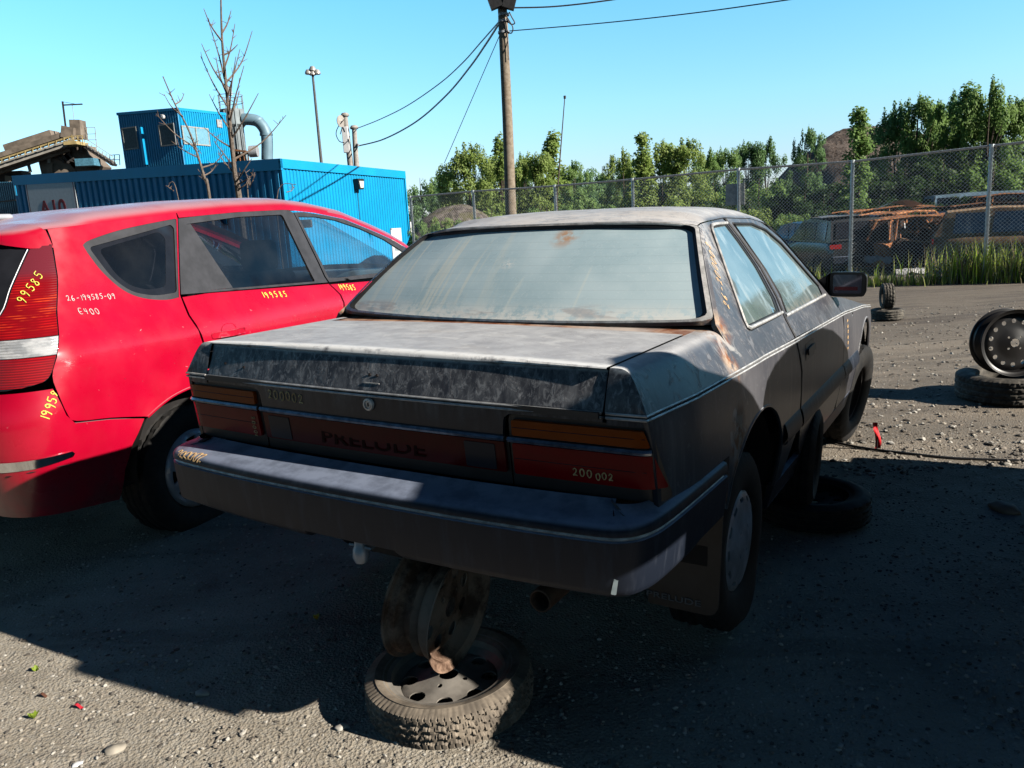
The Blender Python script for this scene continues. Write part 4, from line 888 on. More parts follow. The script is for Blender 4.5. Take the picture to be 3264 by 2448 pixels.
write('marker_number', '199585', B1, (.95, 1.545, .952), (0, 1, -.07), (0, 0, 1), rx, .030, M_['chalk_y'], WAG, .0055, 1.25, seed=13)
write('marker_number', '199585', B1, (.95, 2.245, .928), (0, 1, -.10), (0, 0, 1), rx, .032, M_['chalk_y'], WAG, .006, .95, seed=14)
nn = V(.8, -.6, 0); tt = V(.6, .8, 0)
write('marker_number', '99585', B2, FW(.235, 1.065) , (tt + V(0, 0, 1.15)), (-tt * 1.15 + V(0, 0, 1)), nn, .032, M_['chalk_y'], WAG, .0038, .95, seed=15, lift=.004)
write('marker_number', '199585', B3, FW(.165, .60), tt * .55 + V(0, 0, 1), -tt + V(0, 0, .55), nn, .034, M_['chalk_y'], WAG, .005, .8, seed=16)
# ------------------------------------------------------------------ ground
def gz(x, y):
    return -.035 * max(0, y - 6) if y < 24 else -.63 - .004 * min(y - 24, 60)
def ground_mat():
    s = Sh('gravel_ground', .9, 0, .25)
    big = s.noise(.55, 5, dist=.4); mid = s.noise(2.6, 6, rough=.62); fine = s.noise(38, 5, rough=.7); st = s.noise(1, 6, stretch=(.5, 2.6, 1), dist=.8)
    c = s.mix(s.ramp(mid, .3, .7), (.36, .325, .275), (.50, .46, .395)); c = s.mix(s.mul(s.ramp(big, .45, .65), .55), c, (.36, .33, .29))
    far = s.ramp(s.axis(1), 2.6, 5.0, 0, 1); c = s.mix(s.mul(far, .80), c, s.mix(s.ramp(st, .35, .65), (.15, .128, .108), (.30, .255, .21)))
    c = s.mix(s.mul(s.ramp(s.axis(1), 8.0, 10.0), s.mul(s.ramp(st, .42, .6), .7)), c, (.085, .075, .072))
    c = s.mix(s.ramp(s.axis(1), .3, -.6), c, (.045, .042, .040))  # unseen ground behind the camera, made dark to cut light bounced onto the cars
    stn = s.ramp(s.noise(.8, 6, dist=1.2, rough=.6), .56, .70); c = s.mix(s.mul(stn, .45), c, (.11, .098, .085)); c = s.mix(s.mul(s.ramp(s.noise(1, 5, stretch=(.9, 5, 1), dist=.6), .52, .66), .35), c, (.16, .14, .12))
    v = s.voro(95); v2 = s.voro(210)
    c = s.mix(s.ramp(s.math('ADD', s.mul(v, .6), s.mul(fine, .5)), .38, .72), c, s.mix(.5, c, (.5, .46, .40), 'OVERLAY'))
    c = s.mix(s.mul(s.ramp(s.voro(95, out=1), .72, .95), .5), c, (.50, .47, .42)); c = s.mix(s.mul(s.ramp(s.noise(90, 3), .60, .74), .4), c, (.10, .085, .075))
    s.col(c); h = s.math('ADD', s.math('ADD', s.mul(v, .5), s.mul(v2, .18)), s.math('ADD', s.mul(fine, .5), s.mul(mid, 1.6)))
    s.bump(h, .6, .014); return s.m
def gfn(a, b):
    x = -160 + 320 * a; y = -60 + 400 * b * b if b > 0 else -60
    return (x, y, gz(x, y))
xs = np.concatenate([np.linspace(-300, -14, 12), np.linspace(-12, 12, 121), np.linspace(14, 300, 12)]); ys = np.concatenate([np.linspace(-60, 0, 6), np.linspace(.4, 14, 137), np.linspace(14.5, 40, 30), np.linspace(50, 900, 12)])
rg = random.Random(5)
from mathutils import noise as mn
def gnoise(x, y): return (mn.noise(V(x * .9, y * .9, 0)) * .022 + mn.noise(V(x * 3.1, y * 3.1, 4)) * .009 + mn.noise(V(x * 7.3, y * 7.3, 9)) * .004) if abs(x) < 13 and y > .3 else 0
g_ = MB(); g_.v = [(x, y, gz(x, y) + (gnoise(x, y) if y < 14.6 else 0)) for x in xs for y in ys]; n_ = len(ys)
g_.f = [(i * n_ + j, (i + 1) * n_ + j, (i + 1) * n_ + j + 1, i * n_ + j + 1) for i in range(len(xs) - 1) for j in range(n_ - 1)]; g_.mi = [0] * len(g_.f)
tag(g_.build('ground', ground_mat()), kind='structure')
# loose gravel, one mass of small stones
def stones(n, region, size, seed, name, cols):
    rnd = random.Random(seed); mb = MB()
    ico = [(0, 0, 1), (.89, 0, .45), (.28, .85, .45), (-.72, .53, .45), (-.72, -.53, .45), (.28, -.85, .45), (.72, .53, -.45), (-.28, .85, -.45), (-.89, 0, -.45), (-.28, -.85, -.45), (.72, -.53, -.45)]
    fs = [(0, 1, 2), (0, 2, 3), (0, 3, 4), (0, 4, 5), (0, 5, 1), (1, 6, 2), (2, 6, 7), (2, 7, 3), (3, 7, 8), (3, 8, 4), (4, 8, 9), (4, 9, 5), (5, 9, 10), (5, 10, 1), (1, 10, 6)]
    for _ in range(n):
        x, y = region(rnd); r = size(rnd); a = rnd.uniform(0, 6.28); sx, sy, sz = r * rnd.uniform(.7, 1.4), r * rnd.uniform(.6, 1), r * rnd.uniform(.35, .7)
        ca, sa = math.cos(a), math.sin(a); z = gz(x, y) + gnoise(x, y) + sz * .25; j = [rnd.uniform(.8, 1.2) for _ in ico]
        mb.cur = rnd.randrange(len(cols)); mb.add([(x + (p[0] * sx * ca - p[1] * sy * sa) * k, y + (p[0] * sx * sa + p[1] * sy * ca) * k, z + p[2] * sz * k) for p, k in zip(ico, j)], fs)
    o = mb.build(name, cols, smooth=False); return o
pebs = [flat('stone_a', (.40, .36, .30), .8, var=.3), flat('stone_b', (.28, .24, .20), .8, var=.3), flat('stone_c', (.52, .49, .44), .8, var=.2), flat('stone_d', (.13, .115, .10), .8, var=.3)]
def reg1(r):
    while True:
        y = r.uniform(1.45, 4.6); x = r.uniform(-1.2, .75) * y
        if r.random() < (2.6 / max(y, 1.45)) ** 1.5: return x, y
gr = stones(20000, reg1, lambda r: .0028 + .0065 * r.random() ** 2.6, 3, 'gravel', pebs); tag(gr, 'loose pale gravel lying on the ground round the cars', 'gravel', kind='stuff')
def reg2(r): y = 4 + 8 * r.random() ** 1.4; return r.uniform(.25, .85) * y, y
g2 = stones(5000, reg2, lambda r: .006 + .016 * r.random() ** 3, 4, 'gravel', pebs); tag(g2, 'scattered stones on the open yard beside the spare wheels', 'gravel', kind='stuff')
def rock(name, u, v, r, label, m, seed):
    p = atz(u, v); rn = random.Random(seed); bm = bmesh.new(); bmesh.ops.create_icosphere(bm, subdivisions=3, radius=1)
    for q in bm.verts: q.co = Vector((q.co.x * r * 1.5, q.co.y * r, q.co.z * r * .6)) * (1 + .25 * mn.noise(q.co * 1.3 + V(seed, 0, 0)))
    me = bpy.data.meshes.new(name); bm.to_mesh(me); bm.free(); me.materials.append(m); me.polygons.foreach_set('use_smooth', [True] * len(me.polygons))
    o = bpy.data.objects.new(name, me); link(o); o.location = (p.x, p.y, gnoise(p.x, p.y) + r * .2); o.rotation_euler = (0, 0, rn.uniform(0, 3)); tag(o, label, 'stone'); return o
rock('stone', 365, 2385, .020, 'flat pale stone in the sunlit gravel at the bottom of the picture', pebs[0], 1)
rock('stone', 645, 2212, .016, 'small pale stone lying in the shadow behind the coupe', pebs[2], 2)
rock('stone', 1090, 2325, .014, 'small stone just left of the lying spare wheel', pebs[2], 3)
rock('stone', 245, 2432, .010, 'round white pebble at the lower left edge of the gravel', M_['white'], 4)
rock('stone', 3200, 1625, .045, 'pale flat stone in the shadow at the right', pebs[1], 5)
for (u, v, lab, c) in ((140, 2225, 'brown scrap of rusty metal on the sunlit gravel', (.12, .05, .03)), (250, 2258, 'tiny red scrap of plastic on the gravel', (.6, .02, .04))):
    p = atz(u, v); o = MB().grid(lambda a, b: (p.x + (a - .5) * .03, p.y + (b - .5) * .012, gnoise(p.x, p.y) + .008 + .008 * math.sin(a * 5)), 6, 3).build('litter_scrap', flat('scrap', c, .6)); tag(o, lab, 'litter')

# ------------------------------------------------------------------ spare wheels used as props
def wheel_thing(name, label, Rt, w, rr, loc, axis_rot, tmat, rmat, kind, holes=8, hr=.02, group=None, rim=True, tyre=True, n=150, hat=.02, disc=.02, hc=.68):
    e = empty(name, label, 'wheel' if rim else 'tyre', group=group); e.matrix_world = Matrix.Translation(loc) @ axis_rot
    if tyre: make_tyre(Rt, w, rr, kind, n).build('tyre', tmat, e)
    if rim: make_rim(rr, w, holes, hr, hat, disc, hc=hc).build('rim', rmat, e, angle=40)
    return e
FLAT = Matrix.Rotation(R(-90), 4, 'Y')     # axis X -> up
def tilt(ax, ang): return Matrix.Rotation(ang, 4, ax)
carX = V(.854, -.520, 0)
def upright(az, lean=0, roll=0): return Matrix.Rotation(az, 4, 'Z') @ Matrix.Rotation(lean, 4, 'Y') @ Matrix.Rotation(roll, 4, 'X')
p = atz(1405, 2404); c0 = V(p.x + .012, p.y + .252, .060)
wheel_thing('spare_wheel', 'narrow dusty spare wheel lying flat on the gravel under the coupe tail', .252, .115, .182, c0, tilt('Z', R(20)) @ tilt('Y', R(-2)) @ FLAT, M_['tyre_dusty'], M_['steel'], 'zig', 8, .024, n=420, disc=.012, hat=-.022, hc=.70)
wheel_thing('steel_rim', 'rusty bare steel rim standing on the lying spare wheel, holding up the coupe tail', .2, .17, .172, V(c0.x - .02, c0.y + .05, .293), upright(R(-27), R(8)), M_['tyre'], M_['steel_rust'], None, 8, .022, tyre=False, hat=-.02, disc=.03, hc=.66)
p = atz(2585, 1709); c1 = V(p.x, p.y, 0) * (1 + .255 / V(p.x, p.y, 0).length); c1.z = .062
wheel_thing('spare_wheel', 'black wheel lying flat in the shadow below the coupe door sill', .255, .125, .17, c1, tilt('Z', R(50)) @ FLAT, M_['tyre'], M_['under'], 'block', 10, .016, n=120)
wheel_thing('spare_wheel', 'black wheel standing upright between the coupe sill and the wheel lying below it', .225, .19, .14, V(c1.x - .10, c1.y - .06, .315), upright(R(-27), R(3)), M_['tyre'], M_['under'], 'block', 8, .016, n=110)
p = atz(3205, 1297); c2 = V(p.x, p.y, 0) * (1 + .325 / p.length) ; c2.z = .088
wheel_thing('old_tyre', 'grey dusty tyre lying flat on the open yard at the right', .325, .18, .20, c2, FLAT, M_['tyre_grey'], M_['steel'], 'block', rim=False, n=180)
wheel_thing('steel_rim', 'black steel rim with round holes standing on the grey tyre', .2, .19, .215, V(c2.x - .02, c2.y - .03, .395), upright(R(-95), R(-4)), M_['tyre'], flat('black_painted_steel', (.016, .015, .016), .38, var=.3), None, 14, .0155, tyre=False, hat=-.03, disc=.05, hc=.74)
p = atz(2828, 1010, -.10); c3 = V(p.x, p.y, 0) * (1 + .22 / V(p.x, p.y, 0).length); c3.z = gz(c3.x, c3.y) + .075
wheel_thing('old_tyre', 'pale grey tyre lying flat at the far side of the yard near the fence', .215, .14, .13, c3, FLAT, M_['tyre_grey'], M_['steel'], 'block', rim=False, n=90)
wheel_thing('old_tyre', 'narrow tyre standing upright on the pale tyre near the fence', .175, .15, .11, V(c3.x - .01, c3.y, c3.z + .24), upright(R(-15)), M_['tyre_grey'], M_['steel'], 'block', rim=False, n=90)

# marker flag and cable on the yard
p = atz(2795, 1432); fl_ = empty('marker_flag', 'bright red ribbon on a short stake standing in the yard', 'flag', loc=(p.x, p.y, 0))
MB().bar((0, 0, -.02), (0, 0, .10), .003).build('stake', M_['darkplastic'], fl_)
MB().grid(lambda a, b: (-.012 - .012 * b + .030 * a + .008 * math.sin(b * 5), .006 * math.sin(a * 4 + b * 6), .005 + .155 * b), 5, 10).build('ribbon', flat('red_ribbon', (.85, .02, .03), .5, var=.1), fl_)
pts = []
for u, v in ((2600, 1400), (2660, 1412), (2760, 1430), (2900, 1448), (3050, 1462), (3264, 1476), (3400, 1486)):
    q = atz(u, v); pts.append(V(q.x, q.y, gnoise(q.x, q.y) + .008))
tag(MB().tube(spline(pts, 6), .007, 6).build('ground_cable', M_['rubber']), 'thin dark cable lying across the yard past the red ribbon', 'cable')

# ------------------------------------------------------------------ the car parked to the right of the coupe (out of view, slabs and sheets shaped for its shadow)
nb = empty('unseen_car', 'unseen small dark car right of the coupe, shaped to cast its shadow', 'car', mat=CARM)
nbc = flat('dark_grey_paint', (.05, .05, .055), .35, coat=.3)
body_p = [(.22, .32), (.24, .60), (.26, .78), (.41, .91), (.42, 1.04), (1.13, 1.05), (2.98, 1.05), (3.08, 1.0), (3.17, .80), (3.20, .32)]
cab_p = [(1.11, 1.03), (1.13, 1.33), (1.18, 1.40), (1.31, 1.44), (1.54, 1.468), (1.97, 1.478), (2.23, 1.455), (2.47, 1.405), (2.72, 1.32), (2.92, 1.22), (3.08, 1.03)]
sheet_p = [(.42, 1.0), (.40, 1.17), (.105, 1.185), (.105, 1.59), (.16, 1.61), (.28, 1.66), (.33, 1.71), (.40, 1.735), (.50, 1.725), (.57, 1.66), (.64, 1.58), (.76, 1.52), (.90, 1.465), (1.0, 1.40), (1.09, 1.325), (1.14, 1.30), (1.14, 1.03)]  # thin sheet outline, shaped for the shadow it throws on the coupe
def slab(P, x0, x1, name, mat, k=.18, bev=.03):
    lo = MB(); n0 = len(P); a_ = [(x0 + k * max(0, z - .95), y, z) for y, z in P]; b_ = [(x1 - k * max(0, z - .95) * (1 if x1 > 3 else -1), y, z) for y, z in P]
    lo.add(a_, [tuple(range(n0))]); lo.add(b_, [tuple(range(n0))[::-1]]); lo.add(a_ + b_, [(i, n0 + i, n0 + (i + 1) % n0, (i + 1) % n0) for i in range(n0)])
    return lo.build(name, mat, nb, weld=True, bevel=bev, angle=30)
slab(body_p, 1.97, 3.53, 'body', nbc); slab(cab_p, 1.97, 3.53, 'cabin', nbc); slab([(3.16, .66), (3.16, .92), (3.6, .90), (4.15, .86), (4.2, .66)], 2.0, 2.05, 'front_fender', nbc, bev=0); slab(sheet_p, 2.0, 2.05, 'shadow_sheet', nbc, bev=0)  # thin fender slab and tail sheet are added only to cast shadow
for X, k in ((1.965, 1), (3.535, -1)):
    for w_ in ([(1.30, .98), (1.34, 1.36), (1.95, 1.41), (2.0, .98)], [(2.06, .98), (2.02, 1.41), (2.35, 1.36), (2.78, 1.12), (2.90, .98)]):
        MB().prism(rounded(w_, .04), lambda y, z: (X + k * max(0, z - .95) * .18 - .002 * k, y, z), (-.004 * k, 0, 0)).build('side_window', M_['frit'], nb, smooth=False)
    for y in (.62, 2.75):
        e = empty('wheel'); e.parent = nb; e.location = (2.03 if k > 0 else 3.47, y, .20); e.rotation_euler = (0, 0, math.pi if k > 0 else 0)
        make_tyre(.29, .18, .18, 'block', 60).build('tyre', M_['tyre'], e); make_rim(.18, .16, 8, .014).build('rim', M_['hubgrey'], e)
for X in (2.10, 3.40): MB().box((X, .25, .68), (.16, .03, .18)).build('tail_light', M_['redlens'], nb, bevel=.01)
MB().box((2.75, .22, .45), (1.5, .12, .20)).build('rear_bumper', M_['bumper'], nb, bevel=.03)
MB().box((2.75, 3.23, .45), (1.5, .12, .20)).build('front_bumper', M_['bumper'], nb, bevel=.03)

# ------------------------------------------------------------------ chain link fence
FH = 2.35
def ftop(u, v): return atz(u, v, FH)
A = V(9.75, 16.6, 0); B = V(-3.0, 25.0, 0); fd = (B - A).normalized(); fnm = V(-fd.y, fd.x, 0)
def fhit(u, v):
    d = ray(u, v); k = fnm.dot(A) / (fnm.x * d.x + fnm.y * d.y); return V(0, 0, EYE) + d * k
posts = [(3161, 465), (2718, 515), (2354, 540), (2016, 572), (1768, 593), (1508, 610), (1308, 628)]
fence = empty('chain_link_fence', 'tall grey chain link fence running behind the yard', 'fence', loc=(0, 0, 0))
P_ = [fhit(u, v) for u, v in posts]; dx = (P_[0] - P_[1]); P_ = [P_[0] + dx * 2.1, P_[0] + dx] + P_
galv = flat('galvanised_steel', (.60, .65, .68), .42, .6, var=.2, scale=20)
tops = sorted([((p - A).dot(fd), p.z) for p in P_]); ft = lambda s: interp(s, [t[0] for t in tops], [t[1] for t in tops]); fb = lambda s: gz((A + fd * s).x, (A + fd * s).y) + .03
for p in P_:
    b = fb((p - A).dot(fd)) - .1; mb = MB(); mb.bar((p.x, p.y, b), (p.x, p.y, p.z - .02), .038, 10); mb.bar((p.x, p.y, p.z - .03), (p.x, p.y, p.z + .035), .046, 10); mb.build('post', galv, fence)
rail = [p for p in sorted(P_, key=lambda p: (p - A).dot(fd))]
MB().tube(rail, .024, 8).build('top_rail', galv, fence)
lk = MB(); s0, s1 = tops[0][0], tops[-1][0]; dlt = .078
for sg in (1, -1):
    s = s0 - 3
    while s < s1 + 3:
        Hh = 2.75; pts = []
        a_, b_ = s, s + sg * Hh
        # clip to the fence ends
        t0, t1 = 0.0, 1.0
        lo_, hi_ = (min(a_, b_), max(a_, b_))
        if hi_ > s0 and lo_ < s1:
            f0 = (max(s0, lo_) - a_) / (b_ - a_); f1 = (min(s1, hi_) - a_) / (b_ - a_); t0, t1 = min(f0, f1), max(f0, f1)
            sa, sb = a_ + (b_ - a_) * t0, a_ + (b_ - a_) * t1
            pa = A + fd * sa; pb = A + fd * sb; za = fb(sa) + (ft(sa) + .03 - fb(sa)) * t0; zb = fb(sb) + (ft(sb) + .03 - fb(sb)) * t1
            lk.tube([(pa.x, pa.y, za), (pb.x, pb.y, zb)], .0038, 3, cap=False)
        s += dlt
lk.build('wire_mesh', galv, fence, smooth=False)
sp = fhit(1587 * 1.4756, 420 * 1.4756) - fnm * .04
pm_ = MB().box((0, 0, 0), (.46, .01, .50), Matrix.Rotation(math.atan2(fd.y, fd.x), 3, 'Z')).build('fence_sign', flat('blank_sign_back', (.88, .90, .92), .6, .2), smooth=False); pm_.location = sp
tag(pm_, 'blank grey sign plate hanging on the chain link fence', 'sign')

# ------------------------------------------------------------------ blue buildings
U1 = V(-.912, .409, 0); U2 = V(.409, .912, 0)
blue = lambda n, c: flat(n, c, .45, 0, .5, var=.08, scale=.8, coat=.15)
M_['blue'] = blue('blue_cladding', (.001, .36, .74)); M_['bluetrim'] = blue('blue_flashing', (.002, .32, .68))
def ribbed(o, d, L, z0, z1a, z1b, pitch, depth, out, prof=((0, 0), (.18, 0), (.30, 1), (.70, 1), (.82, 0), (1, 0)), holes=()):
    mb = MB(); n = max(1, round(L / pitch)); pt = L / n; vs = []; fs = []
    for i in range(n):
        for a, h in prof[:-1] if i < n - 1 else prof:
            t = (i + a) * pt; q = o + d * t + out * (h * depth); zt = z1a + (z1b - z1a) * t / L; vs += [(q.x, q.y, z0), (q.x, q.y, zt)]
    k = len(vs) // 2; fs = [(2 * i, 2 * i + 2, 2 * i + 3, 2 * i + 1) for i in range(k - 1)]; return mb.add(vs, fs)
C0 = atd(605, 343, 32.5); zc0 = C0.z; C0.z = 0; N1 = V(-U1.y, U1.x, 0) * -1; N1 = V(-.409, -.912, 0); N2 = V(.912, -.409, 0)
def wallhit(x, y, o, d):
    r = ray(x * 1.4756, y * 1.4756); n = V(-d.y, d.x, 0); k = n.dot(o) / (n.x * r.x + n.y * r.y); p = V(0, 0, EYE) + r * k; return p, (p - o).dot(d)
pl, tl = wallhit(30, 380, C0, U1); pr_, tr_ = wallhit(872, 370, C0, U2)
bld = empty('blue_building', 'long low blue metal building with ribbed walls behind the red car', 'building', loc=C0)
o0 = V(0, 0, 0); zb_ = -1.2
ribbed(o0, U1, tl, zb_, zc0 - .40, pl.z - .40, .36, .09, N1).build('front_wall', M_['blue'], bld, smooth=False)
ribbed(o0, U2, tr_, zb_, zc0 - .34, pr_.z - .34, .21, .035, N2).build('side_wall', M_['blue'], bld, smooth=False)
def fascia(a, b, za, zb, h, out, t=.10):
    q = [(a, za), (b, zb)]; mb = MB(); A_ = a + out * t; B_ = b + out * t
    mb.add([(a.x, a.y, za - h), (b.x, b.y, zb - h), (B_.x, B_.y, zb - h), (A_.x, A_.y, za - h), (a.x, a.y, za), (b.x, b.y, zb), (B_.x, B_.y, zb), (A_.x, A_.y, za)], [(0, 1, 2, 3), (4, 7, 6, 5), (3, 2, 6, 7), (0, 3, 7, 4), (1, 5, 6, 2), (0, 4, 5, 1)]); return mb
fascia(o0 + N2 * .1, U1 * tl, zc0, pl.z, .44, N1, .13).build('front_fascia', M_['bluetrim'], bld, smooth=False)
fascia(o0 + N1 * .13, U2 * tr_, zc0, pr_.z, .36, N2, .10).build('side_fascia', M_['blue'], bld, smooth=False)
MB().add([(0, 0, zc0 - .05), tuple(U1 * tl + V(0, 0, pl.z - .05)), tuple(U1 * tl + U2 * tr_ + V(0, 0, pl.z - .1)), tuple(U2 * tr_ + V(0, 0, pr_.z - .05))], [(0, 1, 2, 3)]).build('roof', M_['bluetrim'], bld, smooth=False)
for q in (o0 + (N1 + N2) * .03, U2 * (tr_ - .05) + N2 * .04, U1 * (tl - .05) + N1 * .05): MB().box((q.x, q.y, 1.3), (.10, .10, 5.4), Matrix.Rotation(math.atan2(U2.y, U2.x), 3, 'Z')).build('corner_trim', M_['blue'], bld, smooth=False)
# door at the far end, wall light
RZ2 = Matrix.Rotation(math.atan2(U2.y, U2.x), 3, 'Z')
dp, dt_ = wallhit(853, 500, C0, U2)
q = U2 * dt_ + N2 * .05; zt = wallhit(853, 493, C0, U2)[0].z
dr = MB().box((q.x, q.y, zt - 1.05), (.95, .05, 2.1), RZ2).build('door', M_['white'], bld, smooth=False)
MB().box((q.x + N2.x * .02 - U2.x * .42, q.y + N2.y * .02 - U2.y * .42, zt - .03), (.1, .05, .08), RZ2).build('door_closer', M_['hubgrey'], dr, smooth=False)
MB().box((q.x + N2.x * .03, q.y + N2.y * .03, zt - .85), (.42, .02, .45), RZ2).build('notice', flat('door_notice', (.45, .50, .52), .5, var=.4, scale=6), dr, smooth=False)
q = U2 * (tr_ + .05) + N2 * .08; MB().box((q.x, q.y, .3), (.14, .14, 2.9), RZ2).build('downpipe', M_['white'], bld, smooth=False)
lp, lt = wallhit(768, 400, C0, U2); q = V(lp.x, lp.y, lp.z) ; 
wl_ = empty('wall_light', 'black floodlight with pale lens mounted on the blue side wall', 'wall light', loc=q + N2 * .06)
MB().prism([(-.24, .26), (.24, .26), (.16, -.20), (-.16, -.20)], lambda a, b: U2 * a + V(0, 0, b), N2 * .26).build('housing', M_['rubber'], wl_, smooth=False)
MB().prism(rounded([(-.18, .16), (.18, .16), (.12, -.14), (-.12, -.14)], .02), lambda a, b: U2 * a + V(0, 0, b) + N2 * (.262 ), N2 * .02).build('lens', flat('pale_lens', (.70, .72, .66), .2, var=.1), wl_, smooth=False)
MB().bar((0, 0, -.2), (0, 0, -1.6), .012).build('conduit', M_['rubber'], wl_)
# A10 sign on the front wall
sa, ta = wallhit(57, 390, C0, U1); sb, tb = wallhit(163, 386, C0, U1)
sw = ta - tb; tm = (ta + tb) / 2; sh = sw * 1.1; zt = (sa.z + sb.z) / 2 - .02
sg_ = empty('wall_sign', 'white sign reading A10 with a red border on the blue wall', 'sign', loc=C0 + U1 * tm + N1 * .10 + V(0, 0, zt - sh / 2))
E1 = -U1
Ms = Matrix(((E1.x, 0, N1.x, 0), (E1.y, 0, N1.y, 0), (0, 1, 0, 0), (0, 0, 0, 1)))
sx2 = lambda w2, h2, r: rounded([(-w2, -h2), (w2, -h2), (w2, h2), (-w2, h2)], r)
MB().prism(sx2(sw / 2, sh / 2, .10), lambda a, b: Ms @ V(a, b, 0), N1 * .02).build('board', flat('sign_white', (.84, .90, .95), .4, var=.05), sg_, smooth=False)
MB().panel(sx2(sw / 2 - .06, sh / 2 - .06, .08), lambda a, b: Ms @ V(a, b, .024), .3, [sx2(sw / 2 - .10, sh / 2 - .10, .06)], .0).build('border', flat('sign_red', (.22, .008, .02), .5), sg_)
letters('lettering', 'A10', 1.0, flat('sign_red_text', (.26, .008, .02), .5), sg_, Matrix.Translation(N1 * .025 + V(0, 0, sh / 2 - 1.30)) @ Ms, .003, 1.0, .03)
# far left smaller building
q0, _ = wallhit(28, 392, atd(28, 392, 40) * 1.0, U1); q0 = atd(31, 392, 41); zz = q0.z; q0.z = 0
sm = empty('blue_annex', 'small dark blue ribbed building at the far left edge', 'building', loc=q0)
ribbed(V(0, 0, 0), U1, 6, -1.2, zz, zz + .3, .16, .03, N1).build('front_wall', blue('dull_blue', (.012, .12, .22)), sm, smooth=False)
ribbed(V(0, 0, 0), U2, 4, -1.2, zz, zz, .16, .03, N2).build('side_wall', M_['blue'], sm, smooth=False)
for z_ in (zz - .9, zz - 1.8): MB().box(tuple(U1 * 1.5 + N1 * .07 + V(0, 0, z_)), (3, .05, .06), Matrix.Rotation(math.atan2(U1.y, U1.x), 3, 'Z')).build('batten', M_['rubber'], sm, smooth=False)
# control tower
T0 = atd(385, 235, 50); tz = T0.z; T0.z = 0
tl1 = wallhit(254, 246, T0, U1)[1]; zl1 = wallhit(254, 246, T0, U1)[0].z; tr1 = wallhit(487, 246, T0, U2)[1]; zr1 = wallhit(487, 246, T0, U2)[0].z
tw = empty('control_tower', 'square blue ribbed control cabin standing behind the long blue building', 'building', loc=T0)
ribbed(V(0, 0, 0), U1, tl1, -1, tz, zl1, .19, .05, N1).build('front_wall', M_['blue'], tw, smooth=False)
ribbed(V(0, 0, 0), U2, tr1, -1, tz, zr1, .19, .05, N2).build('side_wall', M_['blue'], tw, smooth=False)
fascia(V(0, 0, 0) + N2 * .06, U1 * tl1, tz + .06, zl1 + .06, .16, N1, .10).build('roof_trim', M_['bluetrim'], tw, smooth=False)
fascia(V(0, 0, 0) + N1 * .10, U2 * tr1, tz + .06, zr1 + .06, .16, N2, .06).build('roof_trim', M_['blue'], tw, smooth=False)
MB().add([(0, 0, tz + .02), tuple(U1 * tl1 + V(0, 0, zl1 + .02)), tuple(U1 * tl1 + U2 * tr1 + V(0, 0, zl1)), tuple(U2 * tr1 + V(0, 0, zr1 + .02))], [(0, 1, 2, 3)]).build('roof', M_['bluetrim'], tw, smooth=False)
def window(par, o, d, out, x0, y0, x1, y1, name='window', org=None, glassm=None, mull=False):
    a, ta = wallhit(x0, y0, org, d); b, tb = wallhit(x1, y1, org, d); za, zb = a.z, b.z; t0, t1 = min(ta, tb), max(ta, tb); z0, z1 = min(za, zb), max(za, zb)
    fr = MB(); fr.panel([(t0, z0), (t1, z0), (t1, z1), (t0, z1)], lambda u, v: d * u + out * .085 + V(0, 0, v), 2, [[(t0 + .07, z0 + .07), (t1 - .07, z0 + .07), (t1 - .07, z1 - .07), (t0 + .07, z1 - .07)]], .06, flip=(d.cross(V(0, 0, 1))).dot(out) < 0)
    if mull: m_ = d * ((t0 + t1) / 2) + out * .085; fr.box((m_.x, m_.y, (z0 + z1) / 2), (.06, .06, z1 - z0), Matrix.Rotation(math.atan2(d.y, d.x), 3, 'Z'))
    f = fr.build(name, flat('window_frame_grey', (.42, .42, .40), .5), par, smooth=False)
    MB().add([tuple(d * u + out * .070 + V(0, 0, v)) for u, v in ((t0 + .05, z0 + .05), (t1 - .05, z0 + .05), (t1 - .05, z1 - .05), (t0 + .05, z1 - .05))], [(0, 1, 2, 3)]).build('pane', glassm, f, smooth=False)
gd = flat('dark_blue_glass', (.035, .06, .09), .12, var=.3); gl2 = flat('sky_lit_glass', (.25, .50, .62), .08, .3, var=.1)
window(tw, None, U1, N1, 264, 277, 302, 321, org=T0, glassm=gd); window(tw, None, U1, N1, 343, 270, 383, 313, org=T0, glassm=gd)
window(tw, None, U2, N2, 390, 271, 453, 316, org=T0, glassm=gl2, mull=True); window(tw, None, U2, N2, 466, 258, 479, 276, name='vent', org=T0, glassm=M_['hubgrey'])
a_, ta_ = wallhit(308, 275, T0, U1); b_, tb_ = wallhit(318, 356, T0, U1)
q = U1 * ((ta_ + tb_) / 2) + N1 * .12; MB().box((q.x, q.y, (a_.z + b_.z) / 2), (.18, .18, a_.z - b_.z), Matrix.Rotation(math.atan2(U1.y, U1.x), 3, 'Z')).build('downpipe', M_['blue'], tw, smooth=False)
a_, ta_ = wallhit(356, 253, T0, U1); la = empty('tower_lamp', 'small white lamp on the control cabin wall', 'wall light', loc=T0 + U1 * ta_ + V(0, 0, a_.z))
MB().lathe([(.02, 0), (.10, .03), (.13, .12), (.14, .26), (.001, .28)], 16, 'X').build('shade', M_['white'], la, M=Matrix.Rotation(math.atan2(N1.y, N1.x), 4, 'Z'))
MB().bar((0, 0, .1), tuple(N1 * .3 + V(0, 0, .12)), .02).build('arm', M_['hubgrey'], la)

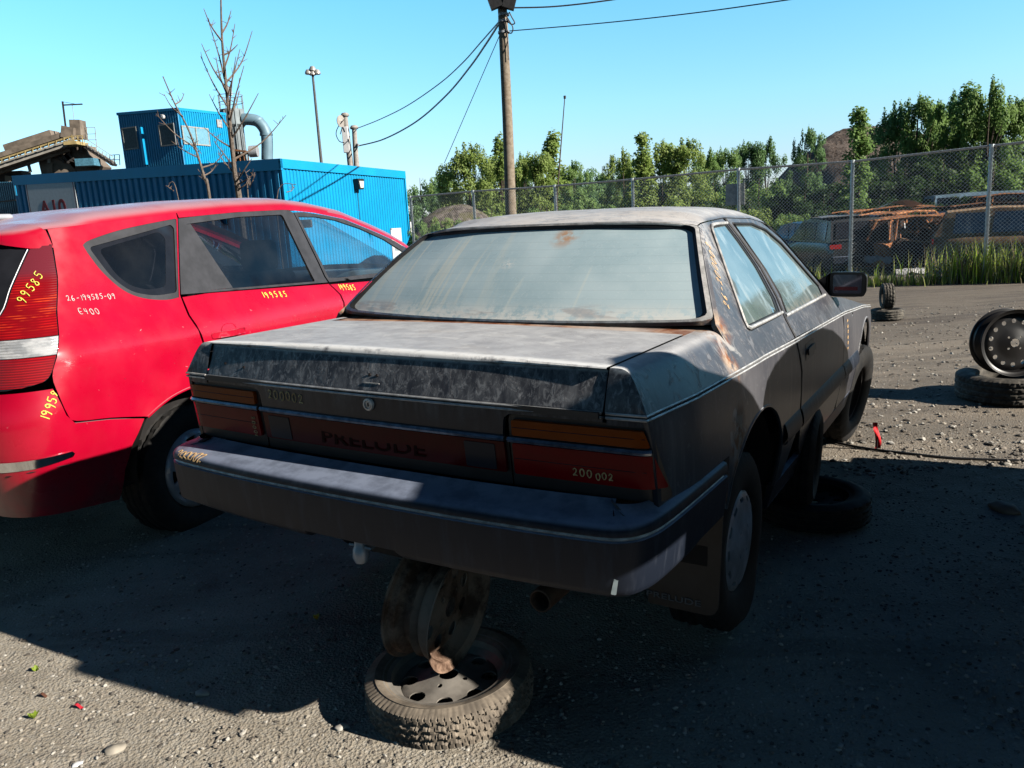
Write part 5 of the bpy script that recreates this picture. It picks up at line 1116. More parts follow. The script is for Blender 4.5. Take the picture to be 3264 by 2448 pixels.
# ------------------------------------------------------------------ dust silo with elbow duct
DS = 62; mat_pl = flat('pale_weathered_steel', (.26, .31, .34), .6, .1, var=.25, scale=1.2); mat_bl = flat('pale_blue_duct', (.20, .33, .42), .5, .1, var=.15, scale=1)
c = atd(512, 330, DS); si = empty('dust_silo', 'pale steel dust collector tower with railings and a big elbow duct', 'silo', loc=(c.x, c.y, 0))
zt = atd(505, 237, DS).z; rs = abs(atd(536, 300, DS).x - atd(485, 300, DS).x) / 2
MB().lathe([(.01, zt), (rs, zt), (rs, zt - 1.1), (rs * .80, zt - 1.3), (rs * .80, zt - 4.0), (rs * .4, 3), (rs * .4, -1)], 24, 'Z').build('vessel', mat_pl, si)
for i in range(8):
    a = i * math.pi / 4; MB().bar((rs * math.cos(a), rs * math.sin(a), zt), (rs * math.cos(a), rs * math.sin(a), zt + 1.0), .03).build('railing_post', mat_pl, si)
for dz in (.5, 1.0): MB().tube([(rs * math.cos(a), rs * math.sin(a), zt + dz) for a in np.linspace(0, 2 * math.pi, 25)], .025, 5).build('railing', mat_pl, si)
for i in range(5):
    a = -2.4 + i * .45; MB().bar((rs * 1.02 * math.cos(a), rs * 1.02 * math.sin(a), zt - .1), (rs * 1.02 * math.cos(a), rs * 1.02 * math.sin(a), zt - 4), .05).build('rib', mat_pl, si)
dpts = [atd(x, y, DS - .2) - V(c.x, c.y, 0) for x, y in ((525, 258), (540, 258), (556, 262), (568, 274), (575, 290), (577, 310), (577, 345))]
MB().tube(spline(dpts, 5), .42, 20).build('elbow_duct', mat_bl, si)
for k in (2, 4): q = dpts[k]; MB().tube([q + V(0, 0, .05), q - (dpts[k] - dpts[k + 1]).normalized() * .1], .47, 20).build('duct_flange', mat_bl, si)
q = atd(548, 327, DS - 1) - V(c.x, c.y, 0); MB().lathe([(.01, -.3), (.42, -.3), (.42, .3), (.01, .3)], 20, 'X').build('fan_drum', M_['hubgrey'], si, M=Matrix.Translation(q))
pf = [atd(x, y, DS - 1.2) - V(c.x, c.y, 0) for x, y in ((488, 322), (535, 328))]; MB().beam(pf[0], pf[1], .8, .12).build('platform', rust_mat('platform_rust'), si, smooth=False)
for i in range(6):
    t = i / 5; q = pf[0].lerp(pf[1], t); MB().bar(q, q + V(0, 0, -.9), .05).build('platform_leg', rust_mat('platform_rust2'), si)
MB().beam(pf[0] + V(0, 0, -.8), pf[1] + V(0, 0, -.1), .1, .1).build('brace', rust_mat('platform_rust3'), si, smooth=False)
q = atd(497, 205, DS - .5) - V(c.x, c.y, 0); MB().box((0, 0, zt + 1.3), (.3, .3, .6)).build('vent_cap', M_['white'], si, bevel=.05)

# ------------------------------------------------------------------ aggregate conveyor at the left
DC = 60; cm = flat('dusty_conveyor_steel', (.25, .205, .165), .8, .1, var=.35, scale=1.5); cy = flat('dusty_yellow_steel', (.50, .38, .17), .7, var=.3, scale=1.5); cw = flat('pale_dusty_steel', (.46, .43, .38), .7, var=.2, scale=1.5); cdk = flat('dark_machinery', (.045, .04, .038), .8, var=.4, scale=2)
cz = atd(150, 330, DC); cv = empty('aggregate_conveyor', 'dusty brown conveyor and screening plant rising behind the blue roof', 'machine', loc=(cz.x, cz.y, 0))
def cp(x, y, dy=0): return atd(x, y, DC + dy) - V(cz.x, cz.y, 0)
def cb(name, a, b, w_, h_, m, dy=0): MB().beam(cp(*a, dy), cp(*b, dy), w_, h_).build(name, m, cv, smooth=False)
cb('upper_beam', (-40, 352), (158, 287), 1.0, .34, cm); cb('cover', (20, 322), (120, 290), 1.3, .5, cm, .6); cb('side_beam', (-40, 368), (160, 302), .2, .22, cw, -.8); cb('walkway', (-40, 378), (160, 312), .9, .14, cw, -.9)
cb('lower_beam', (-40, 386), (150, 324), .3, .20, cm, -.6); cb('yellow_rail', (-40, 357), (155, 294), .06, .10, cy, -1.3)
for i in range(16): t = i / 15; x = -30 + 185 * t; cb('idler', (x, 364 - 61 * t - 6), (x, 386 - 61 * t - 6), .08, .08, cdk, -.7)
for i in range(9): t = i / 8; x = -20 + 170 * t; cb('truss_brace', (x, 375 - 62 * t), (x + 14, 358 - 62 * t), .08, .08, cw, -.9)
for i in range(12): t = i / 11; x = -30 + 185 * t; cb('handrail_post', (x, 364 - 64 * t), (x, 355 - 64 * t), .05, .05, cy, -1.35)
cb('head_drum', (140, 285), (166, 290), 1.1, .8, cm)
for x0, x1 in ((172, 188),): cb('hopper_stack', (167, 260), (171, 300), .9, .75, cm, .3)
cb('platform', (150, 312), (178, 310), 1.6, .22, cy, -1.2)
for x in (148, 158, 168, 178): cb('platform_rail_post', (x, 312), (x, 294), .05, .05, cy, -1.6)
cb('platform_rail', (148, 295), (178, 293), .05, .05, cy, -1.6); cb('platform_rail', (148, 303), (178, 301), .05, .05, cy, -1.6)
MB().prism([(0, 0), (1, .05), (1.15, -.55), (1.9, -1.35), (1.5, -1.75), (.2, -1.6), (-.6, -.6)], lambda a, b: cp(152, 317) + V(a * 1.05, 0, b * 1.1), (0, 1.6, 0)).build('chute', flat('chute_steel', (.24, .19, .15), .75, var=.25), cv, smooth=False)
MB().prism([(0, 0), (2.5, .6), (2.6, -1.4), (.1, -1.5)], lambda a, b: cp(82, 345) + V(a, 0, b), (0, 1.5, 0)).build('hopper', cm, cv, smooth=False)
for (a, b) in (((104, 322), (106, 352)), ((84, 330), (104, 338)), ((118, 318), (106, 338)), ((120, 320), (150, 352)), ((135, 318), (170, 356)), ((112, 330), (140, 350)), ((150, 345), (190, 356)), ((60, 350), (66, 372)), ((170, 300), (174, 330))): cb('support', a, b, .16, .16, cw if b[0] < 110 else cdk, -.3)
for i in range(10): cb('machinery', (112 + i * 5, 325 + (i % 3) * 5), (118 + i * 5, 350 - (i % 2) * 4), .3, .15, cdk if i % 2 else cw, .8)
cb('return_conveyor', (178, 312), (248, 357), .7, .16, cdk, -.4); cb('return_rail', (180, 308), (250, 352), .05, .06, cw, -.8); cb('return_rail', (186, 300), (244, 338), .04, .04, cw, -.8)
for i in range(9): t = i / 8; cb('stair_post', (182 + 62 * t, 313 + 40 * t), (183 + 62 * t, 303 + 38 * t), .04, .04, cw, -.8)
cb('blue_bin', (170, 352), (210, 350), 1.0, .5, flat('blue_bin', (.10, .28, .40), .6), -.9)
cb('gantry_post', (135, 219), (144, 292), .10, .10, cdk); cb('gantry_arm', (136, 227), (178, 225), .07, .09, cdk); cb('gantry_tie', (136, 220), (165, 225), .02, .03, cdk); cb('hoist_chain', (156, 227), (160, 258), .03, .03, cw)
for (a, b) in (((178, 275), (205, 275)), ((205, 275), (209, 320)), ((180, 290), (207, 289)), ((182, 302), (209, 302)), ((187, 275), (190, 305)), ((160, 285), (178, 285))): cb('guard_rail', a, b, .04, .04, cw, .4)
for (a, b) in (((237, 335), (258, 334)), ((237, 345), (258, 345)), ((237, 335), (238, 357)), ((258, 334), (259, 357)), ((247, 335), (248, 357))): cb('roof_rail', a, b, .04, .04, cw, -4)
MB().prism([(0, 0), (2.2, 0), (2.2, -1.8), (0, -2.2)], lambda a, b: cp(-20, 372) + V(a, 0, b), (0, 1.2, 0)).build('feed_box', cdk, cv, smooth=False)
cb('tail_leg', (20, 380), (20, 420), .4, .4, cm); cb('tail_leg', (110, 350), (110, 400), .4, .4, cm)

# ------------------------------------------------------------------ poles, lamps, wires
wood = rust_mat('weathered_pole_wood', (.24, .19, .14), (.36, .30, .235), (.30, .265, .22), .85)
pt = atd(1085, 0, 24); pb = atd(1103, 455, 24)
up_ = empty('utility_pole', 'tall weathered wooden pole with floodlights at its top', 'pole', loc=(pb.x, pb.y, gz(pb.x, pb.y)))
lean = V(pt.x - pb.x, 0, 0)
MB().tube([(-.02, 0, -.3), (0, 0, 2), (.06, 0, 5), (.10, 0, 8.9)], [.175, .165, .145, .125], 16).build('shaft', wood, up_)
def rel(x, y, D, e): return atd(x, y, D) - e.location
for x, y, sg in ((1068, 1, -1), (1101, 2, 1)):
    q = rel(x, y, 23.8, up_); fb_ = MB().box(tuple(q), (.34, .22, .42), Matrix.Rotation(R(18 * sg), 3, 'Y')).build('floodlight', M_['rubber'], up_, smooth=False); MB().bar(q, (q.x - sg * .3, .05, q.z - .12), .03).build('bracket', M_['hubgrey'], fb_)
for yy, r in ((32, .16), (46, .165), (70, .165)):
    q = rel(1088, yy, 24, up_); MB().lathe([(r, -.03), (r, .03)], 16, 'Z').build('clamp', M_['hubgrey'], up_, M=Matrix.Translation((q.x, 0, q.z)))
lps = [[(1091, 30), (1100, 45), (1108, 60), (1104, 72), (1093, 66)], [(1094, 40), (1103, 52), (1112, 50), (1106, 38), (1100, 26)]]
for L_q in lps: MB().tube(spline([rel(x, y, 23.8, up_) for x, y in L_q], 5), .018, 5).build('cable_loop', M_['rubber'], up_)
MB().tube([rel(1090, 45, 23.83, up_), rel(1097, 90, 23.83, up_), rel(1098, 130, 23.83, up_)], .012, 5).build('down_cable', M_['rubber'], up_)
def wire(label, pts, r, m, dd=None):
    P = [atd(x, y, D) for x, y, D in pts]; tag(MB().tube(spline(P, 8), r, 5).build('overhead_wire', m), label, 'wire')
paleW = flat('pale_cable', (.97, .93, .90), .6)
wire('thin twisted overhead wire, upper of the two sagging to the twin poles', [(1084, 40, 24), (1040, 90, 27), (1000, 135, 30), (950, 180, 33.5), (880, 228, 37), (820, 258, 40), (772, 277, 42)], .022, flat('twisted_wire', (.60, .60, .60), .6, var=.6, scale=3))
wire('thick pale overhead cable sagging to the twin poles', [(1084, 42, 24), (1050, 95, 27), (1015, 145, 30), (965, 205, 33.5), (900, 262, 37), (830, 300, 40), (774, 315, 42)], .034, paleW)
wire('straight guy wire running down left from the wooden pole', [(1080, 75, 24), (1020, 213, 27), (960, 352, 30)], .012, M_['rubber'])
wire('upper dark overhead wire leaving the pole to the right', [(1102, 17, 24), (1200, 14, 24.5), (1320, 0, 25), (1450, -22, 26)], .022, M_['rubber'])
wire('lower dark overhead wire leaving the pole to the right', [(1100, 67, 24), (1300, 50, 22), (1500, 28, 20), (1700, 0, 18), (1900, -32, 16)], .014, M_['rubber'])
# twin service masts
dm = 42; g_w = flat('pale_mast', (.40, .37, .34), .7, var=.2)
for (xt, yt, xb, yb, r, lab, extra) in ((745, 249, 757, 357, .15, 'taller of two pale service masts, carrying a dish and a box', 1), (765, 276, 770, 357, .14, 'shorter of two pale service masts, where the wires end', 0)):
    t_ = atd(xt, yt, dm); b_ = atd(xb, yb, dm); e = empty('service_mast', lab, 'pole', loc=(b_.x, b_.y, gz(b_.x, b_.y)))
    MB().tube([V(0, 0, 0), b_ - e.location, t_ - e.location], [r * 1.05, r, r * .85], 12).build('shaft', g_w, e); MB().lathe([(.001, .14), (.16, .10), (.22, 0), (.19, -.06)], 12, 'Z').build('cap', g_w, e, M=Matrix.Translation(t_ - e.location))
    if extra:
        q = rel(737, 262, dm - .3, e); MB().lathe([(.001, .05), (.30, 0), (.28, -.05), (.001, -.02)], 20, 'X').build('dish', g_w, e, M=Matrix.Translation(q) @ Matrix.Rotation(R(-30), 4, 'Z'))
        q = rel(747, 302, dm - .3, e); MB().box(tuple(q), (.30, .2, 1.25)).build('equipment_box', M_['white'], e, bevel=.02)
        for P in ([(743, 258), (730, 275), (726, 290), (733, 305), (744, 308)], [(745, 285), (740, 275), (735, 290)], [(752, 300), (758, 320), (751, 335)]): MB().tube(spline([rel(x, y, dm - .4, e) for x, y in P], 5), .022, 5).build('cable_loop', M_['rubber'], e)
    else:
        q = rel(775, 313, dm - .2, e); MB().bar(rel(768, 312, dm, e), q, .06).build('insulator', M_['hubgrey'], e)
# floodlight mast
t_ = atd(675, 157, 60); b_ = atd(694, 349, 60); e = empty('floodlight_mast', 'tall thin mast with a cluster of four round floodlights', 'lamp post', loc=(b_.x, b_.y, -.6))
MB().tube([V(0, 0, 0), b_ - e.location, t_ - e.location], [.14, .11, .08], 10).build('shaft', flat('dark_mast', (.12, .12, .12), .6), e)
for x, y in ((666, 156), (675, 149), (675, 158), (685, 156)):
    q = rel(x, y, 60, e); h_ = MB().lathe([(.001, .20), (.14, .17), (.24, .0), (.25, -.12), (.20, -.14)], 14, 'Z').build('lamp_head', flat('lamp_shell', (.50, .48, .46), .4, .3), e, M=Matrix.Translation(q)); MB().lathe([(.001, -.15), (.20, -.15), (.20, -.12)], 14, 'Z').build('lamp_glass', M_['frit'], h_, M=Matrix.Translation(q))
    MB().bar(q, t_ - e.location + V(0, 0, -.1), .04).build('arm', M_['hubgrey'], e)
a_, b_ = atd(1220, 210, 30), atd(1203, 428, 30)
e = empty('whip_aerial', 'very thin bare rod standing behind the chain link fence', 'aerial', loc=(b_.x - .1, b_.y, gz(b_.x, b_.y)))
MB().tube([V(0, 0, 0), b_ - e.location, a_ - e.location], [.035, .03, .018], 6).build('rod', flat('dark_rod', (.09, .06, .05), .7), e); MB().lathe([(.001, .06), (.045, .05), (.045, -.05), (.001, -.06)], 8, 'Z').build('tip', M_['rubber'], e, M=Matrix.Translation(a_ - e.location))
# ------------------------------------------------------------------ trees and other plants
def leaf_mat(name, a, b, c):
    s = Sh(name, .55, 0, .35); oi = s.N.new('ShaderNodeObjectInfo'); n = s.noise(1.1, 3); f = s.noise(9, 2)
    q = s.mix(s.ramp(n, .35, .65), a, b); q = s.mix(s.mul(s.ramp(f, .5, .7), .6), q, c); q = s.mix(s.mul(oi.outputs['Random'], .35), q, b)
    s.col(q); tr = s.N.new('ShaderNodeBsdfTranslucent'); s.L.new(q, tr.inputs[0]); ms = s.N.new('ShaderNodeMixShader'); ms.inputs[0].default_value = .5
    s.L.new(s.b.outputs[0], ms.inputs[1]); s.L.new(tr.outputs[0], ms.inputs[2]); s.L.new(ms.outputs[0], s.o.inputs[0]); return s.m
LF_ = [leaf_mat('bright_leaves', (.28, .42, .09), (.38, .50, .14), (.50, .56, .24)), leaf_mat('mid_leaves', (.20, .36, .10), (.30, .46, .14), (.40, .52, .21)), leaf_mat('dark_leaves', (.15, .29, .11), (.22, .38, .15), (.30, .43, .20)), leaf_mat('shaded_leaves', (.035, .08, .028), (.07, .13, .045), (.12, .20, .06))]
bark = flat('bark', (.10, .08, .06), .9, var=.4)
def leaf_cloud(n, blobs, size, rnd):
    mb = MB(); wts = [b[3] * b[4] for b in blobs]; tot = sum(wts); ac = np.cumsum([w_ / tot for w_ in wts])
    for _ in range(n):
        bx, by, bz, r, h = blobs[min(len(blobs) - 1, int(np.searchsorted(ac, rnd.random())))]
        d = Vector((rnd.gauss(0, 1), rnd.gauss(0, 1), rnd.gauss(0, 1))).normalized(); k = rnd.random() ** .4 * rnd.choice((1, 1, 1.12))
        p = Vector((bx + d.x * r * k, by + d.y * r * k, bz + d.z * h * k)); nrm = (d * .8 + Vector((rnd.gauss(.45, .6), rnd.gauss(-.25, .6), rnd.gauss(.4, .6)))).normalized()
        a = nrm.orthogonal().normalized(); a = (a * math.cos(t := rnd.uniform(0, 6.28)) + nrm.cross(a) * math.sin(t)); b = nrm.cross(a); s_ = size * rnd.uniform(.6, 1.35)
        mb.add([p - a * s_ * .5, p + b * s_ * .38, p + a * s_ * .55, p - b * s_ * .38], [(0, 1, 2, 3)])
    return mb
PROT = {}
def proto(kind, mi, seed):
    key = (kind, mi, seed)
    if key in PROT: return PROT[key]
    rnd = random.Random(seed * 7 + 3); bl = []
    if kind == 'poplar':      # unit: height 10, width 5
        for i in range(42):
            z = rnd.uniform(1.5, 9.2); wd = 2.2 * (1 - (z / 10.3) ** 2.6) * (.55 + .45 * min(1, z / 3)); a = rnd.uniform(0, 6.28); q = wd * rnd.uniform(.25, 1); bl.append((q * math.cos(a), q * math.sin(a), z, rnd.uniform(.32, .72), rnd.uniform(.5, 1.15)))
        for i in range(6): a = rnd.uniform(0, 6.28); q = rnd.uniform(0, 1.2); bl.append((q * math.cos(a), q * math.sin(a), 9.0 + rnd.uniform(-.6, .6) - q * .4, .26, .85))
        n, sz = 10000, .2
    elif kind == 'slim':      # height 10, width 3
        for i in range(70): z = rnd.uniform(.8, 9.6); wd = 1.35 * (1 - (z / 10.6) ** 1.5); a = rnd.uniform(0, 6.28); q = wd * rnd.uniform(.2, 1); bl.append((q * math.cos(a), q * math.sin(a), z, rnd.uniform(.28, .5), rnd.uniform(.35, .8)))
        n, sz = 5000, .20
    elif kind == 'broad':     # rounded, uneven crown: height 10, width 7
        for i in range(46):
            z = rnd.uniform(1.2, 8.9); wd = 3.3 * math.sqrt(max(.04, 1 - ((z - 4.4) / 5.2) ** 2)); a = rnd.uniform(0, 6.28); q = wd * rnd.uniform(.2, 1) ** .7; bl.append((q * math.cos(a), q * math.sin(a), z, rnd.uniform(.4, .95), rnd.uniform(.4, 1.0)))
        for i in range(9): a = rnd.uniform(0, 6.28); q = rnd.uniform(0, 2.2); bl.append((q * math.cos(a), q * math.sin(a), 8.9 + rnd.uniform(-.7, .7) - q * .5, .28, .75))
        n, sz = 14000, .20
    else:                     # bushy mass: height 10, width 12
        for i in range(60): a = rnd.uniform(0, 6.28); q = 5.2 * rnd.random() ** .5; z = rnd.uniform(.6, 8.8 * math.sqrt(max(.05, 1 - (q / 6) ** 2))); bl.append((q * math.cos(a), q * math.sin(a), z, rnd.uniform(.6, 1.2), rnd.uniform(.6, 1.3)))
        n, sz = 11000, .30
    cr = leaf_cloud(n, bl, sz, rnd); tk = MB(); tk.tube([(0, 0, -.5), (.05, 0, 3), (-.05, .05, 6), (0, 0, 8.6)], [.16, .13, .09, .03], 7)
    for i in range(12):
        b = bl[rnd.randrange(len(bl))]; z0 = max(1, b[2] * .55); tk.tube([(0, 0, z0), (b[0] * .5, b[1] * .5, (z0 + b[2]) * .5 + .2), (b[0], b[1], b[2])], [.06, .04, .015], 5)
    c = cr.build('crown', LF_[mi], None, smooth=False); t = tk.build('trunk', bark, None); m = (c.data, t.data)
    for o in (c, t): bpy.data.objects.remove(o)
    PROT[key] = m; return m
def tree(x, ytop, wpx, D, kind, mi, seed, label, group, name='tree', base=None, cat='tree'):
    wpx *= 1.45 if kind == 'broad' else 1.2; t = atd(x, ytop, D); z0 = (base if base is not None else gz(t.x, t.y)); H = t.z - z0; wid = wpx / 1722 * D
    ch, tk = proto(kind, mi, seed); e = empty(name, label, cat, loc=(t.x, t.y, z0), rz=random.Random(x * 13 + ytop).uniform(-.6, .6) + (math.pi if False else 0), group=group)
    k = {'poplar': 3.1, 'slim': 2.0, 'broad': 6.4, 'bush': 10.5}[kind]; sxy = wid / k
    if kind == 'broad' and D < 52: sxy = max(sxy, .62 * H / 9.9)
    e.scale = (sxy, sxy, H / 9.9)
    for nm, me in (('crown', ch), ('trunk', tk)): o = bpy.data.objects.new(nm, me); link(o, e)
    return e
G1 = 'trees beyond the fence'
T_ = [ # x, top, width, D, kind, mat, seed, label
 (1008, 306, 92, 44, 'broad', 0, 1, 'bright rounded tree just left of the wooden pole, behind the fence'), (1078, 292, 44, 44, 'slim', 0, 2, 'slim bright tree right behind the wooden pole'),
 (1160, 320, 80, 46, 'broad', 0, 3, 'bright tree to the right of the wooden pole'), (1192, 288, 62, 48, 'slim', 0, 1, 'bright tree with a tall thin tip beside the whip aerial'), (1238, 345, 60, 60, 'broad', 1, 1, 'small mid green tree right of the whip aerial'),
 (1120, 330, 70, 55, 'broad', 1, 2, 'mid green tree partly hidden by the wooden pole'), (958, 362, 60, 52, 'broad', 1, 3, 'low mid green tree behind the end of the blue building'),
 (1385, 290, 58, 42, 'slim', 0, 4, 'bright tree with an upright left tip in the middle clump'), (1432, 300, 90, 44, 'broad', 0, 4, 'broad bright tree in the middle clump'), (1478, 296, 90, 43, 'broad', 0, 1, 'tallest broad bright tree of the middle clump'), (1528, 318, 60, 48, 'broad', 1, 2, 'mid green tree at the right end of the middle clump'),
 (1545, 335, 50, 58, 'broad', 2, 1, 'small dark tree in the gap right of the middle clump'), (1618, 298, 62, 55, 'broad', 2, 3, 'dark tree left of a close pair, above the fence sign'), (1655, 294, 66, 55, 'broad', 2, 2, 'dark tree right of a close pair, above the fence sign'),
 (1746, 270, 58, 52, 'broad', 2, 4, 'dark compact tree left of the brown hill'), (1858, 234, 60, 38, 'slim', 1, 3, 'slim green tree standing in front of the brown hill'),
 (1938, 216, 66, 44, 'broad', 2, 1, 'dark tree at the left end of the tall clump'), (1985, 200, 96, 43, 'broad', 1, 4, 'big mid green tree in the left of the tall clump'), (2050, 196, 84, 46, 'broad', 2, 2, 'dark big tree in the middle of the tall clump'), (2092, 186, 70, 42, 'slim', 1, 1, 'narrow upright tree in the middle of the tall clump'),
 (2142, 165, 80, 41, 'broad', 1, 2, 'tallest tree of the tall clump at the right'), (2190, 205, 90, 42, 'broad', 1, 1, 'mid green tree cut by the right edge'), (1568, 312, 60, 50, 'broad', 1, 3, 'mid green tree between the middle clump and the dark pair'), (2018, 230, 90, 45, 'broad', 1, 4, 'mid green tree filling the tall clump'), (2120, 215, 90, 46, 'broad', 2, 3, 'dark tree behind the tallest tree'), (1345, 318, 60, 46, 'broad', 0, 2, 'bright tree at the left edge of the middle clump'), (1050, 330, 70, 47, 'broad', 0, 3, 'bright low tree left behind the wooden pole'), (1130, 335, 70, 48, 'broad', 0, 4, 'bright low tree right behind the wooden pole'),
 (2255, 190, 100, 42, 'broad', 1, 3, 'tall tree just beyond the right edge')]
for t_ in T_: tree(*t_, G1)
B_ = [(905, 372, 110, 120, 2, 'far low tree mass just right of the blue building'), (1300, 346, 130, 110, 2, 'far dark tree mass between the bright clumps'), (1355, 352, 90, 100, 2, 'far dark tree mass left of the middle clump'), (1240, 360, 90, 90, 2, 'dark low tree mass right of the whip aerial'), (1010, 378, 140, 60, 0, 'bright undergrowth thicket left of the wooden pole'), (1130, 384, 150, 55, 0, 'bright undergrowth thicket behind the wooden pole'), (1220, 395, 120, 50, 1, 'green thicket under the whip aerial'),
 (1430, 372, 170, 42, 0, 'bright leafy thicket under the middle clump'), (1540, 372, 150, 44, 1, 'green thicket left of the fence sign'), (1640, 362, 170, 42, 1, 'green thicket above the fence sign'), (1740, 366, 160, 40, 2, 'dark thicket under the compact tree'), (1830, 362, 180, 42, 2, 'dark thicket at the foot of the brown hill'), (1930, 330, 190, 41, 2, 'dark thicket left under the tall clump'), (2040, 325, 200, 40, 2, 'dark thicket under the middle of the tall clump'), (2150, 320, 200, 39, 1, 'green thicket under the tallest tree'), (2260, 320, 200, 39, 1, 'green thicket beyond the right edge'),
 (1330, 400, 150, 50, 1, 'green thicket behind the coupe roof'), (1620, 425, 130, 34, 0, 'low bright bushes beside the fence sign'), (1710, 440, 110, 33, 1, 'low bushes behind the coupe door'), (1580, 400, 120, 36, 2, 'dark bush left of the fence sign'), (1780, 410, 150, 36, 2, 'dark bushes behind the second fence post'), (1900, 415, 160, 36, 2, 'dark bushes above the wrecked cars'), (2020, 410, 160, 36, 2, 'dark bushes above the burnt wreck'), (2130, 405, 150, 36, 2, 'dark bushes above the van'), (915, 448, 80, 32, 1, 'low scrub at the end of the fence beside the blue building'), (1000, 452, 90, 31, 1, 'low scrub in front of the rubbish heap'), (960, 440, 110, 34, 0, 'low bright bushes beside the blue building corner'), (1060, 430, 130, 36, 0, 'low bright bushes left of the coupe roof'), (1180, 425, 130, 38, 1, 'low green bushes above the coupe roof'), (1280, 425, 130, 40, 1, 'low green bushes above the middle of the coupe roof')]
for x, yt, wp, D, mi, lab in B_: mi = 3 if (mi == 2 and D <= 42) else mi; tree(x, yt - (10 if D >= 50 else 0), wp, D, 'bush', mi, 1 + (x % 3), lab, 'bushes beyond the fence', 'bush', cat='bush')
for i, (x, y, h_) in enumerate(((44, 49, 12), (49, 46, 12), (38, 42, 10), (55, 43, 13), (60, 38, 13))):
    ch, tk = proto('broad', 2, 1 + i % 4); e = empty('tree', 'tree off to the right of the yard, number %s from the road' % ['one', 'two', 'three', 'four', 'five'][i], 'tree', loc=(x, y, 0), group='trees right of the yard'); e['label'] = 'dark tree standing off to the right of the yard'; e.scale = (1.2, 1.2, h_ / 10)
    for nm, me in (('crown', ch), ('trunk', tk)): link(bpy.data.objects.new(nm, me), e)
# brown hill and rubbish heap
def mound(name, x0, x1, ytop, D, depth, m, label, kind, cat, rough=.6, seed=1):
    a, b = atd(x0, ytop, D), atd(x1, ytop, D); c = (a + b) / 2; W_ = (b.x - a.x) / 2; H = c.z + 1.5; mb = MB()
    def f(i, j):
        u, v = 2 * i - 1, 2 * j - 1; r = max(0, 1 - abs(u) ** 2.6) ** .8 * max(0, 1 - abs(v) ** 2.0) ** .8; x = c.x + u * W_; y = D + v * depth
        return (x, y, -1.5 + H * r + (mn.noise(V(x * .12, y * .12, seed)) * 1.6 + mn.noise(V(x * .5, y * .5, seed)) * .5 + mn.noise(V(x * 1.6, y * 1.6, seed)) * .25) * rough * min(1, r * 3))
    o = mb.grid(f, 70, 40).build(name, m)
    tag(o, label, cat, None, kind); return o
em = Sh('earth_mound', .95, 0, .1); n1 = em.noise(.5, 8, rough=.7); n2 = em.noise(3, 6, rough=.7)
em.col(em.mix(em.ramp(n2, .38, .62), em.mix(em.ramp(n1, .4, .6), (.10, .075, .062), (.20, .155, .13)), (.27, .225, .20))).bump(n2, .9, .35)
mound('hill', 1620, 2180, 290, 78, 14, em.m, None, 'structure', None, .8)
hm = Sh('scrap_heap', .9, 0, .2); n1 = hm.noise(3.5, 8, rough=.75); hm.col(hm.mix(hm.ramp(n1, .42, .6), hm.mix(hm.ramp(hm.noise(2, 3), .45, .55), (.12, .10, .095), (.20, .19, .10)), hm.mix(hm.ramp(hm.noise(9, 4), .4, .6), (.42, .36, .34), (.26, .23, .20)))).bump(n1, 1.0, .2)
mound('scrap_heap', 840, 1120, 444, 36, 4, hm.m, 'grey brown heap of rubbish behind the far end of the fence', None, 'heap', .30, 3)

# ------------------------------------------------------------------ bare saplings in front of the blue building
def sapling(label, pts, D, r0, r1, seed, twigs):
    rnd = random.Random(seed); P = [atd(x, y, D) for x, y in pts]; base = P[0].copy(); base.z = 0; e = empty('bare_sapling', label, 'tree', loc=base)
    Q = spline([V(0, 0, -.05)] + [p - base for p in P], 6); n = len(Q)
    tr = MB().tube(Q, [r0 + (r1 - r0) * (i / (n - 1)) ** .8 for i in range(n)], 8).build('trunk', flat('sapling_bark', (.17, .135, .11), .85, var=.35, scale=30), e)
    mb = MB()
    for (x0, y0, x1, y1) in twigs:
        a = atd(x0, y0, D) - base; b = atd(x1, y1, D) - base; dy = rnd.uniform(-.35, .35); b.y += dy; m = a.lerp(b, .5) + V(0, 0, -.06 * (b - a).length) ; m.y += dy * .3
        pts_ = spline([a, m, b], 5); mb.tube(pts_, [.017 * (1 - .72 * i / (len(pts_) - 1)) * (r0 / .06) ** .4 for i in range(len(pts_))], 5)
        for k in range(rnd.randint(3, 6)):
            t = rnd.uniform(.3, .97); p = pts_[int(t * (len(pts_) - 1))]; d = V(rnd.uniform(-1, 1), rnd.uniform(-1, 1), rnd.uniform(.2, 1)).normalized() * rnd.uniform(.04, .13); mb.tube([p, p + d], [.006, .003], 4)
    mb.build('branches', flat('twig_bark', (.20, .15, .12), .85, var=.3, scale=30), e); return e
sapling('tall leafless sapling with upswept twigs in front of the blue building', [(516, 424), (508, 380), (500, 300), (490, 200), (480, 90), (477, -10)], 13, .058, .012, 1,
    [(509, 395, 555, 345), (505, 360, 448, 300), (504, 345, 607, 243), (502, 320, 440, 275), (500, 300, 565, 205), (497, 280, 455, 205), (497, 262, 540, 150), (495, 250, 522, 130), (493, 232, 440, 125), (490, 215, 525, 110), (488, 190, 445, 100), (487, 180, 530, 55), (485, 170, 438, 40), (483, 150, 503, 48), (481, 120, 512, 95), (480, 90, 456, 30), (511, 400, 560, 375), (507, 375, 470, 330), (489, 200, 478, 130), (495, 245, 505, 190), (513, 410, 540, 395), (480, 70, 495, 20)])
sapling('thin leafless sapling left of the tallest one', [(452, 422), (442, 385), (430, 345), (415, 300), (400, 265), (378, 225), (352, 165)], 12.5, .028, .008, 2,
    [(446, 400, 410, 362), (436, 362, 465, 330), (428, 340, 372, 305), (420, 318, 350, 250), (395, 252, 372, 210), (378, 225, 388, 198), (440, 380, 458, 350), (412, 290, 445, 335), (372, 215, 348, 195), (430, 345, 395, 300)])
